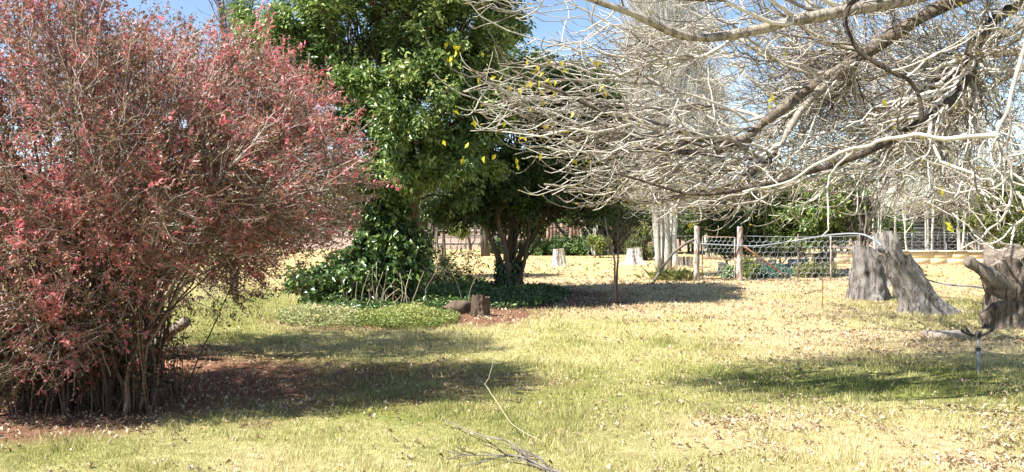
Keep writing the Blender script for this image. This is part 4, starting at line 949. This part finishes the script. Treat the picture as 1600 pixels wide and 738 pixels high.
def wire_fence():
    root = thing('hexagon_wire_fence', gr_, 'hexagon wire netting fence running from the gate towards the big stumps', 'fence')
    a = gr_ + [.1, 0, 0]; b_ = at(1345, 0, dF + .3) * [1, 1, 0]; zt = EYE + (HZ - 369) / F * dF; W = np.linalg.norm(b_ - a)
    n = Buf(); hexnet(n, a + [0, .02, .03], b_ - a, W, zt - .03, .19, .19, .0052, .008); hexnet(n, a + [.06, .12, .06], b_ - a, W, zt - .08, .17, .18, .0042, .01); mk('wire_mesh', n, M['wire'], root, kind='stuff')
    for px in (1247, 1298, 1343):
        p = at(px, 0, dF + .2) * [1, 1, 0]; rod('fence_post', p, p + [0, 0, zt + (.05 if px != 1298 else .0)], .017, 'post_paint', root)
    for z in (zt, .62, .03):
        P = smooth_path([a + [0, 0, z], (a + b_) / 2 + [0, 0, z - .03], b_ + [0, 0, z]], 12); w_ = Buf(); tubes(w_, P[None], np.full((1, 12), .008 if z > 1 else .005), 4); mk('line_wire', w_, M['wire'], root)
    rod('brace', at(1163, 386, dF - .05), at(1232, 434, dF + .35), .028, 'rust', root)
wire_fence()

dW = gd(412)      # low wall
wl, wr = at(1286, 0, dW), at(1600, 0, dW - 1)
def wall():
    a = wl * [1, 1, 0]; b_ = wr * [1, 1, 0]; root = thing('low_stone_wall', a, 'low sandy yellow stone wall with a paler cap, behind the big stumps', 'wall')
    u = (b_ - a); W = np.linalg.norm(u); u /= W; rz = math.atan2(u[1], u[0]); H = EYE + (HZ - 390) / F * dW
    core = Buf(); box(core, (a + b_) / 2 + [0, .0, H / 2 - .05], (W - .04, .24, H - .08), rz, .5); mk('core', core, M['concrete'], root)
    z = 0.0
    rows = (.2, .2, H - .4 - .07) if H > .55 else (H / 2 - .04, H / 2 - .04)
    for ri, hh in enumerate(rows):
        x = 0.0 if ri % 2 == 0 else -.3
        while x < W - .05:
            l = .55 + .5 * rng.random(); x0 = max(0, x); x1 = min(W, x + l)
            if x1 - x0 > .1:
                c_ = a + u * ((x0 + x1) / 2) + [0, 0, z + hh / 2]; c_[1] += rng.normal() * .006
                q = Buf(); box(q, c_, (x1 - x0 - .018, .30, hh - .018), rz, rng.random(), .012); mk('stone', q, M['stone'], root)
            x += l
        z += hh
    x = 0
    while x < W - .05:
        l = 1.0; x1 = min(W, x + l); q = Buf(); box(q, a + u * ((x + x1) / 2) + [0, 0, z + .035], (x1 - x - .01, .40, .07), rz, rng.random(), .012); mk('cap_slab', q, M['cap'], root); x += l
    return H, a, b_, u
Hw, wa, wb, wu = wall()
def loop_fence():
    root = thing('loop_top_wire_fence', wa, 'pale looped ornamental wire fence standing behind the low stone wall', 'fence')
    a = at(1340, 0, dW + .6) * [1, 1, 0]; b_ = at(1600, 0, dW - .3) * [1, 1, 0]; W = np.linalg.norm(b_ - a); u = (b_ - a) / W
    z0 = Hw - .1; zt = EYE + (HZ - 364) / F * dW
    n = Buf(); hexnet(n, a + [0, 0, z0], b_ - a, W, zt - z0, .26, .17, .009, .004); mk('wire_mesh', n, M['wire'], root, kind='stuff')
    for z in (zt, zt - .12, z0 + .02):
        rod('rail', a + [0, 0, z], b_ + [0, 0, z], .011, 'wire', root)
    for q in np.linspace(0, W, 7):
        rod('fence_post', a + u * q, a + u * q + [0, 0, zt + .04], .025, 'grey_metal', root)
loop_fence()

# sagging pipe along the fence and down past the stumps
def cable(name, label, pts, r, mat, cat='pipe'):
    b_ = Buf(); tubes(b_, smooth_path(pts, 40)[None], np.full((1, 40), r), 6, cap=True); return mk(name, b_, M[mat], label=label, cat=cat, smooth=True, loc=pts[0])
cable('sagging_pipe', 'thin pale grey hose sagging along the wire fence and over the stump', [at(1095, 381, dF - .1), at(1150, 384, dF - .1), at(1190, 384, dF - .1), at(1250, 375, dF - .05), at(1300, 367, 20), at(1345, 366, 18.5), at(1370, 378, 17.2), at(1378, 386, 16.8)], .018, 'pipe', 'hose')
cable('garden_hose', 'grey hose arching low over the grass between the stumps', [at(1445, 436, 17), at(1462, 441, 17.2), at(1490, 446, 17), at(1520, 448, 16), at(1545, 452, 14.5)], .016, 'pipe', 'hose')
cable('fence_wire', 'thin wire strung above the sapling towards the gate', [at(1000, 372, 22), at(1040, 371, 22.5), at(1088, 368, dF)], .006, 'wire', 'wire')

# stakes
def stake(label, px, y0, y1, r, mat, cat='stake', top=None, name='garden_stake'):
    g = gp(px, y1); root = thing(name, g, label, cat)
    z = EYE + (HZ - y0) / F * g[1]; rod('shaft', g - [0, 0, .1], g + [.01, 0, z], r, mat, root)
    if top: rod('sleeve', g + [.01, 0, z - .28], g + [.01, 0, z + .01], r * 1.6, top, root)
stake('thin rod with a black sleeve on top, left of the grey stumps', 1285, 410, 480, .009, 'rust', top='dark_metal')
stake('very thin wire rod standing in front of the low wall between the stumps', 1478, 380, 446, .005, 'grey_metal', name='wire_rod')
stake('very thin wire rod standing left of the upright grey stump', 1299, 392, 435, .005, 'grey_metal', name='wire_rod')

# ------------------------------------------------------------------ sprinkler and slab
def sprinkler():
    g = gp(1530, 585); root = thing('garden_sprinkler', g, 'grey metal lawn sprinkler on a short standpipe, three arms at its top', 'sprinkler')
    s_ = g[1] / F; H = 66 * s_
    rod('standpipe', g - [0, 0, .05], g + [-.01, 0, H * .62], .020, 'grey_metal', root, 12)
    rod('riser', g + [-.01, 0, H * .60], g + [-.012, 0, H * .88], .014, 'grey_metal', root, 10)
    rod('coupling', g + [-.01, 0, H * .56], g + [-.01, 0, H * .63], .028, 'dark_metal', root, 8)
    rod('hub', g + [-.012, 0, H * .86], g + [-.012, 0, H * 1.0], .030, 'dark_metal', root, 10)
    c_ = g + [-.012, 0, H * .93]
    for a, l, up in ((math.pi, .155, .03), (-.15, .13, .045), (1.9, .13, .02), (4.4, .10, .03)):
        d = np.array((math.cos(a), math.sin(a), 0)); P = smooth_path([c_, c_ + d * l * .45 + [0, 0, up * .3 - .012], c_ + d * l + [0, 0, up]], 8)
        b_ = Buf(); tubes(b_, P[None], np.linspace(.013, .010, 8)[None], 8, cap=True); arm = mk('arm', b_, M['dark_metal'], root, smooth=True)
        q = Buf(); tubes(q, np.array([[P[-1] - d * .006, P[-1] + d * .01 + [0, 0, .012], P[-1] + d * .02 + [0, 0, .024]]]), np.array([[.016, .017, .009]]), 8, cap=True); mk('nozzle', q, M['dark_metal'], arm)
    for a in (math.pi * .8, .5):
        d = np.array((math.cos(a), math.sin(a), 0)); b_ = Buf(); tubes(b_, np.array([[c_ - [0, 0, .06], c_ + d * .06 - [0, 0, .02], c_ + d * .10 + [0, 0, .01]]]), np.full((1, 3), .007), 6, cap=True); mk('strut', b_, M['grey_metal'], root)
sprinkler()
def slab(name, label, px0, px1, py, h, dep, mat, rz=0, tilt=None, cat='slab'):
    g = gp((px0 + px1) / 2, py); w_ = (px1 - px0) / F * g[1]; b_ = Buf(); box(b_, g + [0, dep / 2, h / 2 - .01], (w_, dep, h), rz, .5, .012, tilt); V = b_.V[-1]
    V += rng.normal(size=V.shape) * .0015
    return mk(name, b_, M[mat], label=label, cat=cat, loc=g)
slab('concrete_slab', 'pale flat concrete slab lying on the lawn behind the sprinkler', 1458, 1522, 530, .09, .35, 'concrete', .05)
slab('metal_plate', 'thin dull flat plate lying on bare soil beside the red-leaved tree', 215, 300, 578, .03, .42, 'rust', .12, cat='plate')  # dark rust colour stands in for the shade lying over the plate

# ------------------------------------------------------------------ dry branches in front
def dry_twig(name, label, paths, mat='pale_bark', subs=0):
    root = thing(name, paths[0][0][0], label, 'fallen branch')
    for pts, r0, r1 in paths:
        p = jitter_path(smooth_path(pts, 18), .012); b_ = Buf(); tubes(b_, p[None], np.linspace(r0, r1, 18)[None], 6, cap=True); mk('stick', b_, M[mat], root, smooth=True)
        if subs:
            Q, RR = grow(p[None], np.full((1, 18), r0), subs, .16, .5, 30, 5, .15, (0, 0, -.05), (0, 0, -.05), .004, .002, .2); Q[:, :, 2] = np.maximum(Q[:, :, 2], .02)
            
            for q_ in range(len(Q)):
                t_ = Buf(); tubes(t_, Q[q_:q_ + 1], RR[q_:q_ + 1], 4); mk('twiglet', t_, M[mat], root)
def gz(px, py, z): 
    d_ = (EYE - z) * F / (py - HZ); return np.array(((px - 800) / F * d_, d_, z))
dry_twig('upright_twig', 'thin bent pale twig sticking up from the grass in the foreground', [([gz(850, 692, .03), gz(806, 665, .10), gz(780, 630, .16), gz(757, 600, .2)], .0032, .003), ([gz(757, 600, .2), gz(762, 592, .24), gz(768, 575, .33), gz(771, 560, .40)], .003, .002)], 'cane')
dry_twig('dead_branch', 'dry grey branch lying on the grass at the bottom centre', [([gz(885, 745, .03), gz(850, 728, .05), gz(818, 712, .06), (gz(795, 692, .06)), gz(750, 680, .05), gz(698, 658, .04)], .010, .004), ([gz(840, 722, .04), gz(800, 712, .05), gz(765, 709, .04), gz(716, 712, .03)], .006, .003), ([gz(870, 748, .04), gz(845, 720, .07), gz(820, 705, .08), gz(800, 700, .07)], .008, .004), ([gz(870, 740, .03), gz(800, 714, .04), gz(750, 722, .03)], .005, .003)], 'grey_bark', 9)

# ------------------------------------------------------------------ background planting and buildings
def bush(name, label, px, py_base, d_, wpx, y_top, mat, n=40, leaf=.08, cat='shrub', group=None, rd=None, bark='grey_bark', y_low=None, lv=14, per=14):
    base = at(px, 0, d_) * [1, 1, 0]; zt = EYE + (HZ - y_top) / F * d_; r = wpx / F * d_
    yb = HZ + EYE * F / d_; yl = yb - 2 if y_low is None else y_low
    blobs = [(px, (y_top + yl) / 2, d_, wpx * .8, (yl - y_top) / 2, rd or r * .8), (px - wpx * .4, (y_top * .4 + yl * .6), d_, wpx * .55, (yl - y_top) * .38, (rd or r * .8)), (px + wpx * .4, (y_top * .45 + yl * .55), d_, wpx * .55, (yl - y_top) * .42, (rd or r * .8))]
    tr = [([base + [rng.normal() * r * .12, rng.normal() * .1, 0], base + [rng.normal() * r * .3, 0, zt * .3], base + [rng.normal() * r * .4, 0, zt * .6], base + [rng.normal() * r * .5, 0, zt * .85]], .015 + .006 * zt) for _ in range(4 if d_ < 35 else 2)]
    return leafy(name, label, base, tr, blobs, n, per, leaf, mat, M[bark], group, cr=r * .22 + .08, lv=lv, cat=cat, shell=.5)
bush('green_shrub', 'big round glossy green shrub behind the wire fence, left of the arching bare shrub', 1270, 0, 26, 80, 262, M['privet_leaf'], 95, .12, y_low=390, per=18)
bush('green_shrub', 'shaded green shrub behind the gate, beside the poplar', 1150, 0, 27, 55, 285, M['dark_leaf'], 60, .12, y_low=396)
bush('green_shrub', 'shaded low shrub behind the middle of the netting, beside the cut logs', 1212, 0, 29, 40, 340, M['dark_leaf'], 45, .12, y_low=402)
bush('green_shrub', 'dark leafy thicket closing the gap behind the tall green tree', 690, 0, 25, 52, 190, M['dark_leaf'], 90, .11, y_low=342, per=18)
bush('olive_shrub', 'low olive-brown shrub on the dry lawn just left of the white poplar trunks', 1008, 0, 36, 32, 352, M['olive_leaf'], 30, .10)
bush('green_shrub', 'leafy green shrub hanging in at the right edge behind the brown stump', 1612, 0, 16.5, 52, 345, M['olive_leaf'], 60, .07, y_low=455)
bush('olive_shrub', 'olive green tree-like shrub above the low wall at the right', 1560, 0, 30, 40, 285, M['olive_leaf'], 40, .12, y_low=372)
bush('conifer_shrub', 'dark evergreen seen among the white poplars', 1510, 0, 42, 50, 250, M['dark_leaf'], 50, .16, y_low=365)
bush('evergreen_tree', 'dark evergreen top showing against the sky right of the tall green tree', 752, 0, 40, 50, -30, M['dark_leaf'], 60, .16, cat='tree', y_low=330, rd=1.0)
bush('evergreen_tree', 'dull olive evergreen behind the dark spreading tree', 915, 0, 42, 98, 85, M['olive_leaf'], 110, .2, cat='tree', y_low=330, rd=1.2)
bush('hedge', 'low dark green hedge behind the two pale stumps', 880, 0, 41, 75, 372, M['ivy_leaf'], 60, .12, cat='hedge', y_low=398, rd=.6)
bush('hedge', 'low dark green hedge piece far behind the fan-stemmed evergreen', 800, 0, 43, 50, 376, M['ivy_leaf'], 40, .12, cat='hedge', y_low=396, rd=.6)
bush('lime_shrub', 'small lime green leafy shrub between the pale stumps', 935, 0, 38, 18, 370, M['cover_leaf'], 14, .11, cat='shrub', y_low=386)
bush('lime_shrub', 'small yellow-green shrub by the far field fence', 717, 0, 46, 16, 350, M['cover_leaf'], 14, .12, cat='shrub', y_low=372)
bush('olive_shrub', 'olive bushy tree beyond the field fence, seen between the two green trees', 680, 0, 60, 60, 318, M['olive_leaf'], 60, .18, y_low=352, rd=1.5)
bush('green_shrub', 'shaded green undergrowth tree behind the small sapling', 970, 0, 44, 60, 330, M['olive_leaf'], 50, .16, y_low=380, rd=1.2)
bush('green_shrub', 'dark green tree filling the gap left of the pale stumps', 850, 0, 50, 50, 310, M['dark_leaf'], 50, .18, y_low=372, rd=1.5)
bush('low_plant', 'small blue-green plant behind the fence netting', 1205, 0, dF + 1.2, 26, 418, M['blue_leaf'], 20, .07, cat='plant', y_low=434, rd=.3)
bush('low_plant', 'yellow-green leafy plant just right of the middle gate post', 1170, 0, dF + .7, 14, 404, M['cover_leaf'], 14, .07, cat='plant', y_low=434, rd=.25)
bush('low_plant', 'green plant growing behind the wire gate', 1138, 0, dF + .8, 12, 416, M['privet_leaf'], 12, .07, cat='plant', y_low=436, rd=.2)
bush('low_plant', 'pale leafy weeds in front of the fence end left of the wall', 1272, 0, dF + 1.6, 34, 416, M['olive_leaf'], 24, .06, cat='plant', y_low=428, rd=.3)

bush('background_bush', 'dark green bush mass behind the wall at the foot of the leftmost small poplars', 1375, 0, 44, 50, 332, M['dark_leaf'], 50, .16, cat='shrub', y_low=376, rd=1.2)
bush('background_bush', 'olive bush behind the low wall just right of the dark shed', 1530, 0, 44, 48, 318, M['olive_leaf'], 50, .16, cat='shrub', y_low=376, rd=1.2)
bush('background_bush', 'large olive bush at the far right end behind the low wall', 1610, 0, 40, 55, 260, M['dark_leaf'], 60, .16, cat='shrub', y_low=376, rd=1.4)
bush('background_bush', 'shaded dark bush far behind the wire gate', 1120, 0, 42, 60, 325, M['dark_leaf'], 50, .16, cat='shrub', y_low=378, rd=1.2)
bush('background_bush', 'shaded dark bush far behind the middle of the hexagon netting', 1220, 0, 42, 65, 330, M['olive_leaf'], 50, .16, cat='shrub', y_low=382, rd=1.2)
# strap-leaved clump at the poplar foot
def strap():
    g = gp(1052, 438); root = thing('strap_leaf_clump', g, 'pale green strap-leaved clump at the foot of the white poplar', 'plant'); lb = Buf(); K = 420
    c0 = g + np.stack([rng.normal(size=K) * .28, rng.normal(size=K) * .2, np.zeros(K)], 1); a = rng.random(K) * 6.28
    d = np.stack([np.cos(a) * rng.random(K) * 1.3, np.sin(a) * rng.random(K) * 1.3, np.ones(K)], 1); n_r = np.stack([-np.cos(a), -np.sin(a), np.full(K, .6)], 1)
    leafquads(lb, c0, d, n_r, .15 + .3 * rng.random(K), .018, rng.random(K), .2, .5); mk('leaves', lb, M['strap_leaf'], root, kind='stuff')
    for i in range(3):
        q = thing('broken_pot', g + [.35 + .12 * i, .5, 0], 'x', 'pot') if False else None
strap()
# dark bent limb leaning near the poplar
cable('leaning_stick', 'long dark curved stick leaning from the ground towards the left gate post', [gp(1020, 443), at(1034, 420, 22.8), at(1050, 398, 23), at(1068, 383, 23), at(1085, 374, 23)], .035, 'grey_bark', 'stick')

def bare_shrub(name, label, px, d_, hpx_top, spreadpx, mat, n=7, tw=8, cat='shrub'):
    base = at(px, 0, d_) * [1, 1, 0]; root = thing(name, base, label, cat); P = []
    for i in range(n):
        dx = (rng.random() * 2 - 1) * spreadpx / F * d_; zt = (EYE + (HZ - hpx_top) / F * d_) * (.75 + .25 * rng.random())
        P.append(jitter_path(smooth_path([base + [dx * .1, 0, 0], base + [dx * .35, rng.normal() * .1, zt * .4], base + [dx * .8, rng.normal() * .2, zt * .8], base + [dx * 1.2, rng.normal() * .2, zt]], 12), .08))
    P = np.array(P); Rr = np.linspace(.045, .012, 12)[None].repeat(n, 0); stem_objs('stem', P, Rr, M[mat], root, 6)
    P2, R2 = grow(P, Rr, tw, .9, .4, 35, 7, .12, (0, 0, .1), (0, 0, .05), .010, .005, .3); P3, R3 = grow(P2, R2, 5, .45, .4, 40, 5, .12, (0, 0, .05), (0, 0, 0), .006, .004, .2)
    b_ = Buf(); tubes(b_, P2, R2, 4); tubes(b_, P3, R3, 3); mk('twigs', b_, M[mat], root, kind='stuff')
    return root
bare_shrub('arching_shrub', 'dark grey bare shrub with arching stems behind the upright grey stump', 1346, 25, 290, 26, 'grey_bark', 8)
bare_shrub('bare_background_tree', 'dark upright bare tree against the sky behind the top of the red shrub', 366, 20, -60, 34, 'grey_bark', 9, 16, 'tree')
bare_shrub('bare_background_tree', 'dull brown bare thicket behind the tall green tree stem, seen through its crown gap', 665, 24, 190, 40, 'grey_bark', 9, 14, 'tree')
bare_shrub('bare_background_tree', 'small leaning bare tree behind the gap between the pale stumps', 928, 40, 350, 14, 'poplar_bark', 3, 3, 'tree')
bare_shrub('bare_background_tree', 'small grey bare tree at the field fence between the two green trees', 735, 48, 335, 16, 'grey_bark', 4, 5, 'tree')

# far wood: one mass
def far_wood():
    lb = Buf(); tb = Buf()
    K = 260; px = rng.random(K) * 2200 - 300; d_ = 75 + rng.random(K) * 60
    hole = (px > 1340) & (px < 1500)
    for i in range(K):
        h = (3.2 + 3.5 * rng.random()) * (.55 if hole[i] else 1.2); r = 1.8 + 2 * rng.random(); b_ = at(px[i], 0, d_[i]) * [1, 1, 0]; n = 210
        p = in_blob(b_ + [0, 0, h * .55], (r, r, h * .45), n, .6); p += rng.normal(size=p.shape) * .25
        leafquads(lb, p, rng.normal(size=p.shape), rng.normal(size=p.shape) + [0, 0, .7], .75, .5, np.clip(rng.random() * .6 + rng.normal(size=n) * .15, 0, 1))
        tubes(tb, smooth_path([b_, b_ + [.1, 0, h * .4], b_ + [0, 0, h * .8]], 5)[None], np.linspace(.18, .05, 5)[None], 4)
    w_ = mk('far_wood', lb, M['olive_leaf'], label='far-off line of olive green trees along the horizon', cat='wood', kind='stuff')
    mk('trunks', tb, M['grey_bark'], w_, kind='stuff')
far_wood()

# field fence between trees (far left gap)
def field_fence():
    a = at(560, 0, 50) * [1, 1, 0]; root = thing('field_fence', a, 'thin wire fence with slim posts along the pinkish field, seen between the green trees', 'fence')
    for px in range(560, 1000, 24):
        p = at(px, 0, 50) * [1, 1, 0]; rod('fence_post', p, p + [0, 0, 1.25], .035, 'grey_bark', root, 5)
    for z in (.35, .7, 1.05): rod('line_wire', at(560, 0, 50) * [1, 1, 0] + [0, 0, z], at(984, 0, 50) * [1, 1, 0] + [0, 0, z], .012, 'wire', root, 4)
field_fence()
def plank_fence():
    d_ = 45; root = thing('plank_fence', at(858, 0, d_) * [1, 1, 0], 'old upright plank fence far behind the two pale stumps', 'fence')
    px = 856
    while px < 1012:
        w_ = 5 + 2.5 * rng.random(); x0 = (px - 800) / F * d_; ww = w_ / F * d_; h = 1.25 + .25 * rng.random(); q = Buf(); box(q, (x0, d_, h / 2), (ww * .85, .04, h), rng.normal() * .03, rng.random()); mk('plank', q, M['old_plank'], root); px += w_
    for z in (.4, 1.0): rod('rail', ((856 - 800) / F * d_, d_ + .05, z), ((1012 - 800) / F * d_, d_ + .05, z), .03, 'old_plank', root, 4)
plank_fence()
def brick_outbuilding():
    d_ = 52; x0, x1 = (815 - 800) / F * d_, (846 - 800) / F * d_; zt = EYE + (HZ - 348) / F * d_
    root = thing('low_outbuilding', ((x0 + x1) / 2, d_ + 1, 0), 'small low reddish outbuilding far behind the dark evergreen', 'building')
    q = Buf(); box(q, ((x0 + x1) / 2, d_ + 1, zt / 2), (x1 - x0, 2, zt)); mk('wall', q, M['pink_wall'], root)
    q = Buf(); box(q, ((x0 + x1) / 2, d_ + 1, zt + .05), (x1 - x0 + .3, 2.3, .1)); mk('roof', q, M['rust'], root)
    q = Buf(); box(q, ((x0 + x1) / 2 + .2, d_ - .01, .6), (.5, .05, 1.15)); mk('door', q, M['dark_board'], root)
brick_outbuilding()
def shelter():
    d_ = 44; x0, x1 = (1052 - 800) / F * d_, (1100 - 800) / F * d_; zt = EYE + (HZ - 347) / F * d_ + .05
    root = thing('timber_shelter', ((x0 + x1) / 2, d_ + 1.2, 0), 'dark open timber shelter behind the white poplar trunks', 'shelter')
    for i in range(9):
        q = Buf(); box(q, (x0 + (x1 - x0) * (i + .5) / 9, d_ + 1.2, zt), ((x1 - x0) / 9 * .92, 2.8, .06), 0, rng.random()); mk('roof_board', q, M['dark_board'], root)
    for x in (x0 + .1, (x0 + x1) / 2, x1 - .1):
        for y in (d_, d_ + 2.3): rod('post', (x, y, 0), (x, y, zt - .03), .07, 'brown_bark', root, 6)
    z = .75
    while z < zt - .1:
        q = Buf(); box(q, ((x0 + x1) / 2, d_ + 2.4, z), (x1 - x0, .05, .15), 0, rng.random()); mk('wall_board', q, M['old_plank'], root); z += .19
    q = Buf(); box(q, ((x0 + x1) / 2, d_ + .1, .75), (x1 - x0, .06, .12)); mk('rail', q, M['old_plank'], root)
shelter()
def shed():
    d_ = 46; x0, x1 = (1425 - 800) / F * d_, (1500 - 800) / F * d_; zt = EYE + (HZ - 328) / F * d_
    root = thing('dark_shed', ((x0 + x1) / 2, d_ + 1.5, 0), 'dark grey board-clad shed behind the white poplars above the low wall', 'shed')
    z = .1; i = 0
    while z < zt:
        q = Buf(); box(q, ((x0 + x1) / 2, d_ + .02 * (i % 2), z), (x1 - x0, .06, .17), 0, rng.random(), tilt=(.12, 0, 0)); mk('wall_board', q, M['dark_board'], root); z += .18; i += 1
    q = Buf(); box(q, ((x0 + x1) / 2, d_ + 1.6, zt / 2), (x1 - x0 - .1, 3.0, zt - .05)); mk('wall', q, M['dark_board'], root)
    for j in range(10):
        q = Buf(); box(q, (x0 + (x1 - x0) * (j + .5) / 10, d_ + 1.5, zt + .1), ((x1 - x0) / 10 * .9, 3.4, .05), 0, rng.random(), tilt=(.05, 0, 0)); mk('roof_sheet', q, M['dark_board'], root)
shed()
def blue_sheets():
    for px, py, w_, l in ((1248, 418, 34, 'blue-grey corrugated metal sheet leaning low behind the netting, the larger one'), (1222, 432, 26, 'small blue-grey metal sheet lying on the ground at the fence foot')):
        d_ = gd(py + 4 if py < 425 else py); x = (px - 800) / F * d_; ww = w_ / F * d_; k = 24; u = np.linspace(-.5, .5, k); q = Buf()
        rows = []
        for v in (0, 1):
            for dz in (0,):
                rows.append(np.stack([x + u * ww + v * .15, np.full(k, d_ + v * .5), .12 + .22 * v + .014 * np.cos(np.arange(k) * math.pi)], 1))
        lo = [r_ - [0, 0, .006] for r_ in rows]
        V = np.concatenate(rows + lo); i = np.arange(k - 1)
        Fq = np.concatenate([np.stack([i, i + 1, i + 1 + k, i + k], -1), np.stack([i + 2 * k, i + 3 * k, i + 3 * k + 1, i + 2 * k + 1], -1), np.stack([i, i + 2 * k, i + 2 * k + 1, i + 1], -1), np.stack([i + k, i + k + 1, i + 3 * k + 1, i + 3 * k], -1)])
        q.add(V, Fq, .5); mk('metal_sheet', q, M['sheet'], label=l, cat='metal sheet', loc=(x, d_, 0))
blue_sheets()
for i, (px, h, l) in enumerate(((1128, .38, 'cut log on end seen through the wire gate'), (1186, .5, 'tall pale cut log behind the rusty brace'), (1198, .42, 'middle pale cut log behind the netting'), (1210, .46, 'rightmost pale cut log in the row behind the netting'))):
    g = at(px, 0, dF + 2.6) * [1, 1, 0]; stump('cut_log', l, g, h, .11, .10, (rng.normal() * .1, 0), .05, 4, .04, 'stump_white', 'cut_wood', 'cut logs behind the fence', seed=60 + i, k=20, n=8, cat='log')
bush('dry_shrub', 'reddish dry leaf pile shrub at the left end of the low wall', 1286, 0, dF + 4.0, 16, 392, M['dead_leaf'], 20, .08, y_low=412, rd=.4)
